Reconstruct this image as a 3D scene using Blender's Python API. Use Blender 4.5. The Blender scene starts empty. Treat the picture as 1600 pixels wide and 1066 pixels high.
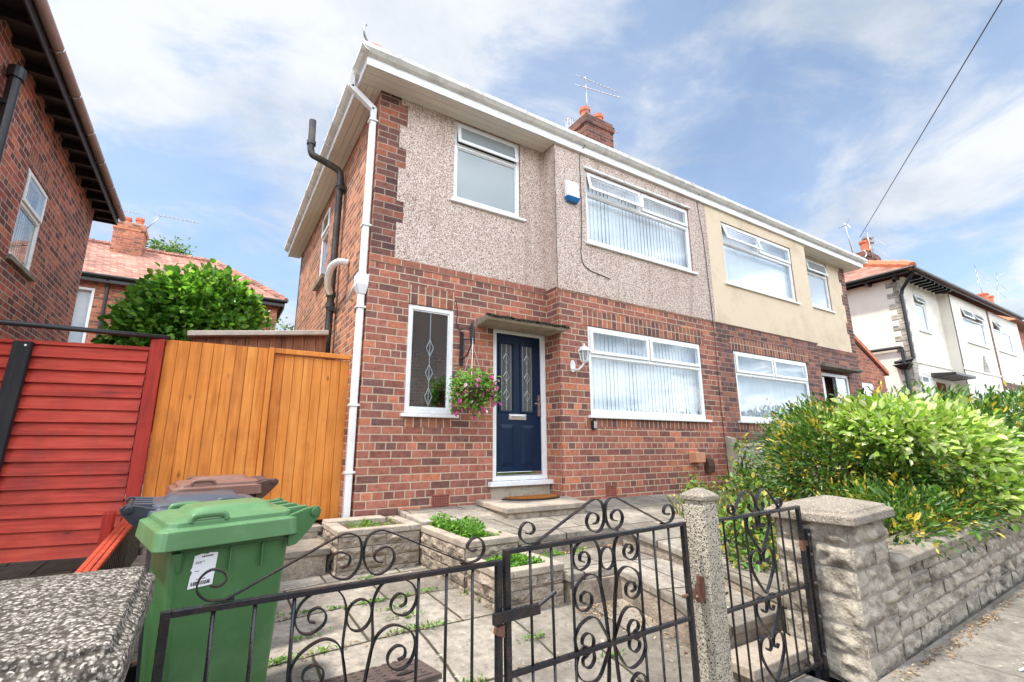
import bpy, bmesh, math, random
import numpy as np
from mathutils import Vector, Matrix, noise
rnd = random.Random(7)
S = bpy.context.scene
COL = S.collection
R = math.radians

# ------------------------------------------------------------------ camera
yaw, pit, rol = 0.558778, 0.220324, -0.004342
fwd = Vector((math.sin(yaw)*math.cos(pit), math.cos(yaw)*math.cos(pit), math.sin(pit)))
rt = fwd.cross(Vector((0, 0, 1))).normalized(); up = rt.cross(fwd)
r2 = rt*math.cos(rol) + up*math.sin(rol); u2 = up*math.cos(rol) - rt*math.sin(rol)
cd = bpy.data.cameras.new("camera"); cam = bpy.data.objects.new("camera", cd); COL.objects.link(cam)
cam.matrix_world = Matrix(((r2.x, u2.x, -fwd.x, 0), (r2.y, u2.y, -fwd.y, 0), (r2.z, u2.z, -fwd.z, 0), (0, 0, 0, 1)))
cd.sensor_width = 36; cd.lens = 36*740.57/1600; cd.clip_start = .02; cd.clip_end = 2000
S.camera = cam

# ------------------------------------------------------------------ node helpers
def nd(nt, typ, ins=None, **props):
    n = nt.nodes.new(typ)
    for k, v in props.items(): setattr(n, k, v)
    for k, v in (ins or {}).items():
        s = n.inputs[k]
        if isinstance(v, bpy.types.NodeSocket): nt.links.new(v, s)
        elif isinstance(v, bpy.types.Node): nt.links.new(v.outputs[0], s)
        else:
            if isinstance(v, tuple) and len(v) == 3 and s.type == 'RGBA': v = (*v, 1)
            s.default_value = v
    return n
def mth(nt, op, a, b=None, c=None, clamp=False):
    i = {0: a}
    if b is not None: i[1] = b
    if c is not None: i[2] = c
    return nd(nt, 'ShaderNodeMath', i, operation=op, use_clamp=clamp).outputs[0]
def ramp(nt, fac, stops, interp='LINEAR'):
    n = nd(nt, 'ShaderNodeValToRGB', {0: fac}); cr = n.color_ramp; cr.interpolation = interp
    while len(cr.elements) < len(stops): cr.elements.new(.5)
    for e, (p, c) in zip(cr.elements, stops):
        e.position = p; e.color = (*c, 1) if len(c) == 3 else c
    return n.outputs[0]
def mix(nt, f, a, b, bt='MIX'):
    n = nd(nt, 'ShaderNodeMix', data_type='RGBA', blend_type=bt)
    for idx, v in ((0, f), (6, a), (7, b)):
        if isinstance(v, bpy.types.NodeSocket): nt.links.new(v, n.inputs[idx])
        else: n.inputs[idx].default_value = (*v, 1) if isinstance(v, tuple) and len(v) == 3 else v
    return n.outputs[2]
def noi(nt, vec, scale, detail=4, rough=.55, dist=0):
    return nd(nt, 'ShaderNodeTexNoise', {'Vector': vec, 'Scale': scale, 'Detail': detail, 'Roughness': rough, 'Distortion': dist})
def new_mat(name, rough=.6, col=(.5, .5, .5), **k):
    m = bpy.data.materials.new(name); m.use_nodes = True
    b = m.node_tree.nodes['Principled BSDF']
    b.inputs['Roughness'].default_value = rough; b.inputs['Base Color'].default_value = (*col, 1)
    for kk, v in k.items(): b.inputs[kk.replace('_', ' ')].default_value = v
    return m, m.node_tree, b
def pos(nt): return nd(nt, 'ShaderNodeNewGeometry').outputs['Position']
def obj_co(nt): return nd(nt, 'ShaderNodeTexCoord').outputs['Object']
def bump(nt, b, h, dist, strength=.6):
    n = nd(nt, 'ShaderNodeBump', {'Height': h, 'Distance': dist, 'Strength': strength}); nt.links.new(n.outputs[0], b.inputs['Normal'])
    return n

# ------------------------------------------------------------------ world and sun
SUN_EL, SUN_AZ = R(63), R(-80)       # azimuth from +Y towards +X
W = bpy.data.worlds.new("World"); S.world = W; W.use_nodes = True
wt = W.node_tree; wt.nodes.clear()
sky = nd(wt, 'ShaderNodeTexSky', sky_type='NISHITA', sun_disc=False, sun_elevation=SUN_EL, sun_rotation=SUN_AZ, air_density=1.0, dust_density=.6, ozone_density=1.6)
dirv = nd(wt, 'ShaderNodeTexCoord').outputs['Generated']
sx = nd(wt, 'ShaderNodeSeparateXYZ', {0: dirv})
den = mth(wt, 'ADD', mth(wt, 'MAXIMUM', sx.outputs[2], 0.0), .22)
px = mth(wt, 'DIVIDE', sx.outputs[0], den); py = mth(wt, 'DIVIDE', sx.outputs[1], den)
pv = nd(wt, 'ShaderNodeCombineXYZ', {0: px, 1: py, 2: .37}).outputs[0]
n1 = noi(wt, pv, 2.3, 11, .6, .5).outputs[0]
n2 = noi(wt, nd(wt, 'ShaderNodeVectorMath', {0: pv, 1: (3.1, 1.7, 0)}, operation='ADD').outputs[0], .55, 3, .5).outputs[0]
cl = mth(wt, 'ADD', mth(wt, 'MULTIPLY', n1, .68), mth(wt, 'MULTIPLY', n2, .42))
def lobe(v, width, amt):              # more or less cloud towards one compass direction
    v = Vector(v).normalized()
    d = nd(wt, 'ShaderNodeVectorMath', {0: dirv, 1: tuple(v)}, operation='DOT_PRODUCT').outputs['Value']
    return mth(wt, 'MULTIPLY', nd(wt, 'ShaderNodeMapRange', {0: d, 1: math.cos(width), 2: 1.0, 3: 0.0, 4: 1.0}, interpolation_type='SMOOTHSTEP').outputs[0], amt)
for a in [((-.2,.85,.5),.35,.06),((.1,.72,.68),.3,.06), ((.8,.25,.52),.38,-.05), ((.93,.2,.3),.3,.08), ((-.1,.9,.38),.22,-.09),((-.05,.78,.62),.12,-.06)]: cl = mth(wt, 'ADD', cl, lobe(*a))
cov = nd(wt, 'ShaderNodeMapRange', {0: cl, 1: .475, 2: .63, 3: 0.30, 4: .97}, interpolation_type='SMOOTHSTEP').outputs[0]
sh = noi(wt, nd(wt, 'ShaderNodeVectorMath', {0: pv, 1: (-.12, .1, .2)}, operation='ADD').outputs[0], 1.7, 7, .6).outputs[0]
ccol = ramp(wt, sh, [(.36, (2.1, 2.38, 2.8)), (.5, (2.9, 3.1, 3.4)), (.62, (3.5, 3.6, 3.72))])
# clouds behind the camera are brightened as added fill for the shaded front walls
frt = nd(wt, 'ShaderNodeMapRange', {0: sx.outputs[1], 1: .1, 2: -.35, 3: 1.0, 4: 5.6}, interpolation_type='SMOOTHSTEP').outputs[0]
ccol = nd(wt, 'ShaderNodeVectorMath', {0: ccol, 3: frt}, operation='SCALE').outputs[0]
skyc = mix(wt, 1.0, sky.outputs[0], (.78, .88, .90), 'MULTIPLY')
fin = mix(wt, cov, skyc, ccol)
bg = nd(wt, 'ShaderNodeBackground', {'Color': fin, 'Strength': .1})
nd(wt, 'ShaderNodeOutputWorld', {0: bg})
sd = bpy.data.lights.new("sun", 'SUN'); sd.energy = 2.1; sd.angle = R(4); sd.color = (1, .95, .88)
so = bpy.data.objects.new("sun", sd); COL.objects.link(so)
sdir = Vector((math.sin(SUN_AZ)*math.cos(SUN_EL), math.cos(SUN_AZ)*math.cos(SUN_EL), math.sin(SUN_EL)))
so.rotation_euler = sdir.to_track_quat('Z', 'Y').to_euler(); so.location = (-20, 0, 20)
S.view_settings.view_transform = 'Standard'; S.view_settings.look = 'None'
S.view_settings.exposure = 1.48; S.view_settings.gamma = 1
S.cycles.max_bounces = 8; S.cycles.transparent_max_bounces = 16
S.cycles.use_denoising = True

# ------------------------------------------------------------------ mesh helpers
def lin(h):                            # sRGB hex-like tuple 0-255 to linear
    return tuple((c/255/12.92 if c/255 < .04045 else ((c/255+.055)/1.055)**2.4) for c in h)
def mtx(o): return Matrix.Translation(o.location) @ o.rotation_euler.to_matrix().to_4x4()
class MB:
    def __init__(s): s.v = []; s.f = []
    def quad(s, *p):
        n = len(s.v); s.v += [tuple(q) for q in p]; s.f.append(tuple(range(n, n+len(p))))
    def pbox(s, M, u0, u1, d0, d1, z0, z1):
        n = len(s.v)
        s.v += [tuple(M(u, d, z)) for z in (z0, z1) for d in (d0, d1) for u in (u0, u1)]
        s.f += [tuple(n+i for i in q) for q in ((0,1,5,4),(1,3,7,5),(3,2,6,7),(2,0,4,6),(4,5,7,6),(2,3,1,0))]
    def box(s, x0, x1, y0, y1, z0, z1): s.pbox(lambda u, d, z: (u, d, z), x0, x1, y0, y1, z0, z1)
    def hexa(s, b, t):                 # two quads of four points
        n = len(s.v); s.v += [tuple(p) for p in b] + [tuple(p) for p in t]
        s.f += [tuple(n+i for i in q) for q in ((3,2,1,0),(4,5,6,7),(0,1,5,4),(1,2,6,5),(2,3,7,6),(3,0,4,7))]
    def loft(s, rings, cap0=True, cap1=True, closed=True):
        n = len(s.v); m = len(rings[0])
        for r in rings: s.v += [tuple(p) for p in r]
        for i in range(len(rings)-1):
            for j in range(m if closed else m-1):
                k = (j+1) % m
                s.f.append((n+i*m+j, n+i*m+k, n+(i+1)*m+k, n+(i+1)*m+j))
        if cap0: s.f.append(tuple(n+j for j in reversed(range(m))))
        if cap1: s.f.append(tuple(n+(len(rings)-1)*m+j for j in range(m)))
    def tube(s, pts, r, n=10, cap=True):
        pts = [Vector(p) for p in pts]; rs = r if isinstance(r, (list, tuple)) else [r]*len(pts)
        rings = []; t0 = (pts[1]-pts[0]).normalized()
        a = t0.orthogonal().normalized()
        for i, p in enumerate(pts):
            t = (pts[min(i+1, len(pts)-1)]-pts[max(i-1, 0)]).normalized()
            a = (a - t*a.dot(t)).normalized(); b = t.cross(a)
            rings.append([p + (a*math.cos(q)+b*math.sin(q))*rs[i] for q in (2*math.pi*j/n for j in range(n))])
        s.loft(rings, cap, cap)
    def prism(s, prof, M, a0, a1):     # profile polygon swept along one axis: M(a, p, q)
        s.loft([[M(a, *p) for p in prof] for a in (a0, a1)])
    def strip(s, pts, M, w, t):        # flat bar bent in a plane; M(u, d, v)
        P = [Vector((p[0], p[1], 0)) for p in pts]; rings = []
        for i, p in enumerate(P):
            tg = (P[min(i+1, len(P)-1)]-P[max(i-1, 0)]).normalized(); n = Vector((-tg.y, tg.x, 0))
            q0, q1 = p+n*t/2, p-n*t/2
            rings.append([M(q0.x, -w/2, q0.y), M(q0.x, w/2, q0.y), M(q1.x, w/2, q1.y), M(q1.x, -w/2, q1.y)])
        s.loft(rings)
    def build(s, name, m, parent=None, bev=0, smooth=False, local=False, recalc=True):
        me = bpy.data.meshes.new(name); v = s.v
        if parent is not None and not local:
            inv = WM[parent.name].inverted(); v = [tuple(inv @ Vector(p)) for p in s.v]
        me.from_pydata(v, [], s.f); me.update()
        for mm in (m if isinstance(m, (list, tuple)) else [m]): me.materials.append(mm)
        if recalc: bm = bmesh.new(); bm.from_mesh(me); bmesh.ops.recalc_face_normals(bm, faces=bm.faces); bm.to_mesh(me); bm.free()
        o = bpy.data.objects.new(name, me); COL.objects.link(o)
        if parent is not None: o.parent = parent; WM[o.name] = WM[parent.name]
        else: WM[o.name] = Matrix()
        if smooth: me.polygons.foreach_set('use_smooth', [True]*len(me.polygons))
        if bev:
            b = o.modifiers.new('bevel', 'BEVEL'); b.width = bev; b.segments = 2; b.limit_method = 'ANGLE'; b.angle_limit = R(40)
            b.harden_normals = False
        return o
WM = {}
def tag(o, label, cat, group=None):
    o['label'] = label; o['category'] = cat
    if group: o['group'] = group
    return o
def thing(name, label, cat, loc=(0, 0, 0), rot=(0, 0, 0), group=None):
    o = bpy.data.objects.new(name, None); COL.objects.link(o); o.location = loc; o.rotation_euler = rot; o.empty_display_size = .1
    WM[o.name] = mtx(o)
    return tag(o, label, cat, group)
def structure(o): o['kind'] = 'structure'; return o
FY = lambda Y: (lambda u, d, z: (u, Y+d, z))          # faces the street (-Y)
FL = lambda X: (lambda u, d, z: (X+d, u, z))          # faces -X
FR = lambda X: (lambda u, d, z: (X-d, u, z))          # faces +X
def sheet(mb, M, us, zs, ok, t):
    us = sorted(set(round(a, 4) for a in us)); zs = sorted(set(round(a, 4) for a in zs))
    g = lambda i, j: 0 <= i < len(us)-1 and 0 <= j < len(zs)-1 and ok((us[i]+us[i+1])/2, (zs[j]+zs[j+1])/2)
    for i in range(len(us)-1):
        for j in range(len(zs)-1):
            if not g(i, j): continue
            u0, u1, z0, z1 = us[i], us[i+1], zs[j], zs[j+1]
            mb.quad(M(u0,0,z0), M(u1,0,z0), M(u1,0,z1), M(u0,0,z1))
            mb.quad(M(u0,t,z0), M(u0,t,z1), M(u1,t,z1), M(u1,t,z0))
            if not g(i-1, j): mb.quad(M(u0,0,z0), M(u0,0,z1), M(u0,t,z1), M(u0,t,z0))
            if not g(i+1, j): mb.quad(M(u1,0,z0), M(u1,t,z0), M(u1,t,z1), M(u1,0,z1))
            if not g(i, j-1): mb.quad(M(u0,0,z0), M(u0,t,z0), M(u1,t,z0), M(u1,0,z0))
            if not g(i, j+1): mb.quad(M(u0,0,z1), M(u1,0,z1), M(u1,t,z1), M(u0,t,z1))
def wall(M, u0, u1, z0, z1, holes=(), t=.1, mb=None, extra=None):
    mb = mb or MB()
    us = [u0, u1] + [h[k] for h in holes for k in (0, 1)]; zs = [z0, z1] + [h[k] for h in holes for k in (2, 3)]
    sheet(mb, M, us, zs, lambda u, z: not any(h[0] < u < h[1] and h[2] < z < h[3] for h in holes), t)
    return mb
def cr(pts, n=6):                      # Catmull-Rom through 2D or 3D points
    P = [Vector(p) for p in pts]; P = [P[0]*2-P[1]] + P + [P[-1]*2-P[-2]]; out = []
    for i in range(1, len(P)-2):
        for k in range(n):
            t = k/n; a, b, c, d = P[i-1:i+3]
            out.append(.5*((2*b)+(c-a)*t+(2*a-5*b+4*c-d)*t*t+(3*b-a-3*c+d)*t**3))
    return out + [P[-2]]
# ------------------------------------------------------------------ materials
def brick_mat(name, cols, mortar, L=.2375, h=.0855, mort=.011, hdr=6, v0=2.11, swap=False, half=True, rough=.85, grime=.25, bdist=.006, flat=False):
    m, nt, b = new_mat(name, rough)
    p = pos(nt); s = nd(nt, 'ShaderNodeSeparateXYZ', {0: p})
    wob = noi(nt, p, 9, 2).outputs[0]
    u = mth(nt, 'ADD', s.outputs[0], s.outputs[1]); v = mth(nt, 'SUBTRACT', s.outputs[2], v0)
    if flat: u, v = s.outputs[0], s.outputs[1]
    u = mth(nt, 'ADD', u, mth(nt, 'MULTIPLY', mth(nt, 'SUBTRACT', wob, .5), .008))
    v = mth(nt, 'ADD', v, mth(nt, 'MULTIPLY', mth(nt, 'SUBTRACT', noi(nt, p, 5, 2).outputs[0], .5), .008))
    if swap: u, v = v, u
    rv = mth(nt, 'DIVIDE', v, h); row = mth(nt, 'FLOOR', rv); fv = mth(nt, 'SUBTRACT', rv, row)
    if hdr:
        ish = mth(nt, 'LESS_THAN', mth(nt, 'FLOORED_MODULO', mth(nt, 'ADD', row, 1.0), float(hdr)), .5)
        Lr = mth(nt, 'SUBTRACT', L, mth(nt, 'MULTIPLY', ish, L/2))
    else: Lr = L
    off = mth(nt, 'MULTIPLY', mth(nt, 'FLOORED_MODULO', row, 2.0), .5) if half else 0.0
    ru = mth(nt, 'ADD', mth(nt, 'DIVIDE', u, Lr), off); cu = mth(nt, 'FLOOR', ru); fu = mth(nt, 'SUBTRACT', ru, cu)
    du = mth(nt, 'MULTIPLY', mth(nt, 'MINIMUM', fu, mth(nt, 'SUBTRACT', 1.0, fu)), Lr)
    dv = mth(nt, 'MULTIPLY', mth(nt, 'MINIMUM', fv, mth(nt, 'SUBTRACT', 1.0, fv)), h)
    d = mth(nt, 'MINIMUM', du, dv)
    d = mth(nt, 'ADD', d, mth(nt, 'MULTIPLY', mth(nt, 'SUBTRACT', noi(nt, p, 60, 3).outputs[0], .5), .005))
    mask = nd(nt, 'ShaderNodeMapRange', {0: d, 1: mort*.5-.003, 2: mort*.5+.0035}).outputs[0]
    wn = nd(nt, 'ShaderNodeTexWhiteNoise', {0: nd(nt, 'ShaderNodeCombineXYZ', {0: cu, 1: row}).outputs[0]}, noise_dimensions='2D')
    col = ramp(nt, wn.outputs[0], [((i+.0)/len(cols), c) for i, c in enumerate(cols)], 'CONSTANT')
    col = mix(nt, 1.0, col, nd(nt, 'ShaderNodeHueSaturation', {'Color': (.5, .5, .5, 1), 'Value': 1.0}).outputs[0], 'MIX') if False else col
    hs = nd(nt, 'ShaderNodeHueSaturation', {'Color': col, 'Saturation': .93, 'Hue': .506, 'Value': mth(nt, 'ADD', .90, mth(nt, 'MULTIPLY', nd(nt, 'ShaderNodeSeparateColor', {0: wn.outputs[1]}).outputs[1], .38))}).outputs[0]
    st = noi(nt, p, 22, 5, .65).outputs[0]
    hs = mix(nt, .75, hs, ramp(nt, st, [(.25, (.34, .32, .33)), (.46, (.88, .87, .87)), (.78, (1.4, 1.34, 1.28))]), 'MULTIPLY')
    big = noi(nt, p, 1.3, 5, .6).outputs[0]
    mo = mix(nt, mth(nt, 'MULTIPLY', noi(nt, p, 6, 4).outputs[0], .8), mortar, tuple(c*.45 for c in mortar))
    c = mix(nt, mask, mo, hs)
    c = mix(nt, mth(nt, 'MULTIPLY', ramp(nt, big, [(.45, (0, 0, 0)), (.72, (1, 1, 1))]), grime), c, (.03, .025, .025))
    if flat:                           # gritty concrete
        c = mix(nt, .6, c, ramp(nt, noi(nt, p, 170, 3, .7).outputs[0], [(.3, (.45,.43,.4)), (.5, (1,1,1)), (.7, (1.35,1.33,1.3))]), 'MULTIPLY')
        c = mix(nt, mth(nt, 'MULTIPLY', ramp(nt, noi(nt, p, 3.2, 7, .7).outputs[0], [(.44,(0,0,0)),(.64,(1,1,1))]), .62), c, (.10,.088,.07))
        c = mix(nt, mth(nt, 'MULTIPLY', ramp(nt, noi(nt, p, 24, 3, .5).outputs[0], [(.68,(0,0,0)),(.72,(1,1,1))]), .55), c, L_((196,190,174)))
    nt.links.new(c, b.inputs['Base Color'])
    hgt = mth(nt, 'ADD', mth(nt, 'MULTIPLY', mask, .8), mth(nt, 'MULTIPLY', noi(nt, p, 130, 4, .6).outputs[0], .35))
    bump(nt, b, hgt, bdist, .8)
    b.inputs['Specular IOR Level'].default_value = .25
    return m
L_ = lin
RED = [L_(c) for c in ((156,89,74),(142,80,69),(165,95,76),(133,78,69),(159,91,74),(125,78,69),(182,101,72),(150,84,69),(154,89,72),(116,76,69),(169,93,72),(146,82,69))]
M = {}
M['brick'] = brick_mat('red_brown_brick', RED, L_((212,188,162)), mort=.0115, grime=.12)
M['brick_side'] = brick_mat('orange_brick', [L_(c) for c in ((176,102,72),(160,90,66),(186,112,78),(142,82,64),(168,96,70),(120,78,66),(190,120,86),(154,86,62))], L_((206,188,164)), mort=.014, grime=.1)
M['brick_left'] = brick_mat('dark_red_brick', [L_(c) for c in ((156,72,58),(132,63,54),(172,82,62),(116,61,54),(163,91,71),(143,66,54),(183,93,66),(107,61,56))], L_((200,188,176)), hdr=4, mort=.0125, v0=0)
M['brick_nb'] = brick_mat('purple_brick', [L_(c) for c in ((128,80,70),(110,72,68),(140,86,70),(100,68,66),(122,78,68),(148,88,68),(94,66,64))], L_((172,150,132)))
M['brick_bright'] = brick_mat('bright_red_brick', [L_(c) for c in ((176,92,66),(160,82,60),(186,104,76),(148,80,64),(170,88,60))], L_((190,172,152)), v0=0)
M['brick_old'] = brick_mat('old_orange_brick', [L_(c) for c in ((180,96,64),(158,84,62),(196,112,74),(132,78,62),(168,88,58))], L_((186,168,150)), v0=0)
SOL = [L_(c) for c in ((134,80,66),(150,86,68),(116,74,66),(142,82,66),(164,92,66),(108,70,64))]
M['soldier'] = brick_mat('soldier_brick', SOL, L_((214,192,166)), L=.6, h=.0925, mort=.0125, hdr=0, v0=0, swap=True, half=False)
M['quoin'] = brick_mat('corner_brick', [L_(c) for c in ((118,72,64),(98,64,60),(134,78,64),(90,60,58),(156,82,60),(108,68,62))], L_((186,166,146)), hdr=0, grime=.4)
M['chimney'] = brick_mat('sooty_brick', [L_(c) for c in ((118,70,60),(96,62,58),(130,74,60),(84,58,56))], L_((170,140,118)), hdr=0, grime=.5)
M['tile'] = brick_mat('red_roof_tile', [L_(c) for c in ((178,120,102),(164,108,92),(188,132,114),(152,102,88))], L_((90,64,56)), L=.17, h=.062, mort=.008, hdr=0, v0=0, grime=.5, bdist=.012)
M['quoin_grey'] = brick_mat('grey_quoin_stone', [L_(c) for c in ((168,160,148),(150,143,132),(180,172,160))], L_((205,198,188)), L=.3, h=.17, mort=.014, hdr=0, v0=0, bdist=.02)
M['flags'] = brick_mat('concrete_flags', [L_(c) for c in ((152,143,130),(144,135,124),(158,149,136),(138,130,118))], L_((70,66,46)), L=.62, h=.62, mort=.016, hdr=0, v0=0, flat=True, grime=.3, bdist=.008)
M['paving'] = brick_mat('pavement_flags', [L_(c) for c in ((134,127,116),(128,121,111),(138,131,120))], L_((100,93,82)), L=1.1, h=.75, mort=.007, hdr=0, v0=0, flat=True, grime=.3, bdist=.006)

def plain(name, col, rough=.5, var=.12, scale=6, bd=0, bscale=80, spec=.5, dirt=None, objc=False, metal=0):
    m, nt, b = new_mat(name, rough); p = obj_co(nt) if objc else pos(nt)
    n = noi(nt, p, scale, 5, .6).outputs[0]
    c = ramp(nt, n, [(.25, tuple(x*(1-var) for x in col)), (.75, tuple(min(1, x*(1+var)) for x in col))])
    if dirt:
        amt, dc, ds = dirt
        c = mix(nt, mth(nt, 'MULTIPLY', ramp(nt, noi(nt, p, ds, 6, .68).outputs[0], [(.48, (0,0,0)), (.7, (1,1,1))]), amt), c, dc)
    nt.links.new(c, b.inputs['Base Color']); b.inputs['Specular IOR Level'].default_value = spec; b.inputs['Metallic'].default_value = metal
    rr = ramp(nt, noi(nt, p, scale*3, 4).outputs[0], [(.3, (rough*.8,)*3), (.7, (min(1, rough*1.2),)*3)]); nt.links.new(rr, b.inputs['Roughness'])
    if bd: bump(nt, b, noi(nt, p, bscale, 5, .6).outputs[0], bd, .6)
    return m
M['upvc'] = plain('white_upvc', (.80,.80,.79), .3, .04, 3, dirt=(.25, (.40,.37,.31), 6))
M['upvc_old'] = plain('weathered_white_upvc', (.74,.72,.67), .45, .06, 3, dirt=(.6, (.26,.23,.17), 3.5))
M['soffit'] = plain('cream_soffit_board', (.70,.64,.56), .5, .05, 2, dirt=(.2, (.35,.28,.2), 2))
M['blind'] = plain('white_blind_fabric', (.70,.73,.77), .8, .03, 4)
M['room'] = plain('dark_room', (.05,.05,.05), .9)
M['navy'] = plain('navy_door_paint', (.004,.015,.042), .42, .2, 30, .0006, 60, .25)
M['iron'] = plain('black_painted_iron', (.012,.013,.017), .28, .3, 30, .0012, 120, dirt=(.3, (.13,.065,.04), 16), objc=False)
M['rust'] = plain('rusty_iron', (.15,.065,.04), .7, .3, 30, .001, 90, dirt=(.4, (.05,.04,.04), 30))
M['blackpipe'] = plain('black_cast_iron_pipe', (.035,.032,.03), .45, .3, 12, .001, 60, dirt=(.55, (.16,.11,.08), 6))
M['blackplastic'] = plain('black_plastic', (.012,.012,.013), .35, .1)
M['chrome'] = new_mat('chrome', .12, (.8,.8,.8), Metallic=1.0)[0]
M['steel'] = new_mat('galvanised_steel', .4, (.45,.45,.45), Metallic=.9)[0]
M['concrete'] = plain('grey_concrete', L_((168,155,139)), .88, .25, 60, .006, 90, .2, dirt=(.6, (.11,.097,.08), 4))
M['concrete_dark'] = plain('mossy_concrete', L_((140,130,116)), .9, .25, 9, .008, 40, .2, dirt=(.8, (.05,.047,.038), 5))
M['stone'] = plain('rough_buff_stone', L_((170,160,145)), .92, .35, 14, .03, 55, .12, dirt=(.92, (.05,.046,.04), 4.2))
M['block'] = plain('split_faced_block', L_((158,144,128)), .92, .35, 16, .03, 55, .12, dirt=(.75, (.085,.075,.062), 5))
M['mortar'] = plain('old_mortar', L_((150,142,132)), .9, .15, 9, .004, 60, .2)
M['soil'] = plain('garden_soil', (.11,.075,.05), .95, .4, 14, .03, 30, .1)
M['asphalt'] = plain('asphalt', (.055,.055,.057), .9, .3, 30, .004, 120, .3)
M['earth'] = plain('distant_ground', (.10,.10,.075), .95, .3, .4)
M['flue'] = plain('pale_terracotta', L_((196,138,104)), .8, .1, 8, dirt=(.2,(.2,.12,.09),6))
M['cover'] = plain('rusted_cast_iron', (.085,.058,.048), .75, .3, 20, .002, 90, dirt=(.4,(.04,.035,.032),14))
M['terracotta'] = plain('terracotta', L_((206,112,78)), .7, .1, 6, dirt=(.25, (.12,.09,.07), 6))
M['air_brick'] = plain('dark_terracotta', L_((150,84,66)), .8, .2, 12, dirt=(.4,(.06,.04,.035),9))
M['lead'] = plain('lead_grey', (.25,.26,.27), .5, .1)
M['render_beige'] = plain('beige_render', L_((218,198,170)), .85, .05, 1.6, .002, 140, .2, dirt=(.4, L_((156,132,102)), 1.6))
M['render_white'] = plain('cream_render', L_((228,221,208)), .85, .05, 1.2, .004, 90, .2, dirt=(.3, L_((168,150,128)), .9))
M['mat'] = plain('coir', L_((150,96,44)), .95, .45, 40, .006, 200, .1)
M['alarm_blue'] = plain('blue_plastic', (.01,.13,.36), .3, .05)
M['paper'] = plain('white_sticker', (.74,.74,.76), .5, .03)
M['ink'] = plain('black_print', (.02,.02,.02), .6)
M['copper_tile'] = plain('orange_clay_tile', L_((202,116,80)), .75, .15, 5, .002, 60, dirt=(.15, (.2,.12,.09), 4))
def plastic(name, col):
    return plain(name, col, .38, .08, 3, .0007, 300, .45, dirt=(.38, tuple(min(1, c*1.35+.06) for c in col), 5), objc=True)
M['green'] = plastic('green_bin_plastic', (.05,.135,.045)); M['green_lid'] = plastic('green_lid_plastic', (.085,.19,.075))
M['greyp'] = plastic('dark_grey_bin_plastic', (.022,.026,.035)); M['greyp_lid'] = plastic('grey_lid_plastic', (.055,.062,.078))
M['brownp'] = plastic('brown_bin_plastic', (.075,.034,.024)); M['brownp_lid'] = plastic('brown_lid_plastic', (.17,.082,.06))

def roughcast():
    m, nt, b = new_mat('pebbledash', .9); p = pos(nt)
    v = nd(nt, 'ShaderNodeTexVoronoi', {'Vector': p, 'Scale': 96.0, 'Randomness': 1.0})
    r = nd(nt, 'ShaderNodeSeparateColor', {0: v.outputs['Color']}).outputs[0]
    c = ramp(nt, r, [(0, L_((120,96,86))), (.09, L_((232,214,200))), (.3, L_((206,182,168))), (.47, L_((244,232,220))), (.68, L_((172,138,120))), (.76, L_((236,220,206))), (.92, L_((148,122,110)))], 'CONSTANT')
    c = mix(nt, nd(nt, 'ShaderNodeMapRange', {0: v.outputs['Distance'], 1: .35, 2: .9}).outputs[0], c, L_((162,138,124)))
    big = noi(nt, p, 1.1, 6, .62).outputs[0]
    c = mix(nt, mth(nt, 'MULTIPLY', ramp(nt, big, [(.48, (0,0,0)), (.78, (1,1,1))]), .3), c, L_((150,122,106)))
    nt.links.new(c, b.inputs['Base Color'])
    sv = nd(nt, 'ShaderNodeVectorMath', {0: p, 1: (3.2, 3.2, .35)}, operation='MULTIPLY').outputs[0]
    stk = ramp(nt, noi(nt, sv, 1.5, 6, .65).outputs[0], [(.52, (0,0,0)), (.72, (1,1,1))])
    b.inputs['Roughness'].default_value = .95
    c = mix(nt, mth(nt, 'MULTIPLY', stk, .42), c, L_((122,98,84)))
    nt.links.new(c, b.inputs['Base Color'])
    bump(nt, b, mth(nt, 'SUBTRACT', 1.0, v.outputs['Distance']), .008, .8); b.inputs['Specular IOR Level'].default_value = .2
    return m
M['dash'] = roughcast()
def aggregate(name, cols, scale, base, dark=.4):
    m, nt, b = new_mat(name, .85); p = pos(nt)
    wv = nd(nt, 'ShaderNodeVectorMath', {0: p, 1: nd(nt, 'ShaderNodeVectorMath', {0: noi(nt, p, 25, 2).outputs[1], 'Scale': .006}, operation='SCALE').outputs[0]}, operation='ADD').outputs[0]
    v = nd(nt, 'ShaderNodeTexVoronoi', {'Vector': wv, 'Scale': scale}); v2 = nd(nt, 'ShaderNodeTexVoronoi', {'Vector': wv, 'Scale': scale*2.3})
    r = nd(nt, 'ShaderNodeSeparateColor', {0: v.outputs['Color']}).outputs[0]; q = nd(nt, 'ShaderNodeSeparateColor', {0: v2.outputs['Color']}).outputs[0]
    c = ramp(nt, mth(nt, 'ADD', mth(nt, 'MULTIPLY', r, .6), mth(nt, 'MULTIPLY', q, .4)), [(.12+.76*i/len(cols), x) for i, x in enumerate(cols)], 'CONSTANT')
    b.inputs['Specular IOR Level'].default_value = .1
    edge = nd(nt, 'ShaderNodeMapRange', {0: v.outputs['Distance'], 1: .35, 2: .7}).outputs[0]
    c = mix(nt, edge, c, base)
    c = mix(nt, mth(nt, 'MULTIPLY', ramp(nt, noi(nt, p, 4, 6, .65).outputs[0], [(.45,(0,0,0)),(.7,(1,1,1))]), dark), c, (.05,.048,.042))
    nt.links.new(c, b.inputs['Base Color']); b.inputs['Specular IOR Level'].default_value = .12
    bump(nt, b, mth(nt, 'ADD', mth(nt, 'SUBTRACT', 1.0, v.outputs['Distance']), mth(nt, 'MULTIPLY', noi(nt, p, 140, 4).outputs[0], .6)), .0035, 1.0)
    return m
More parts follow.
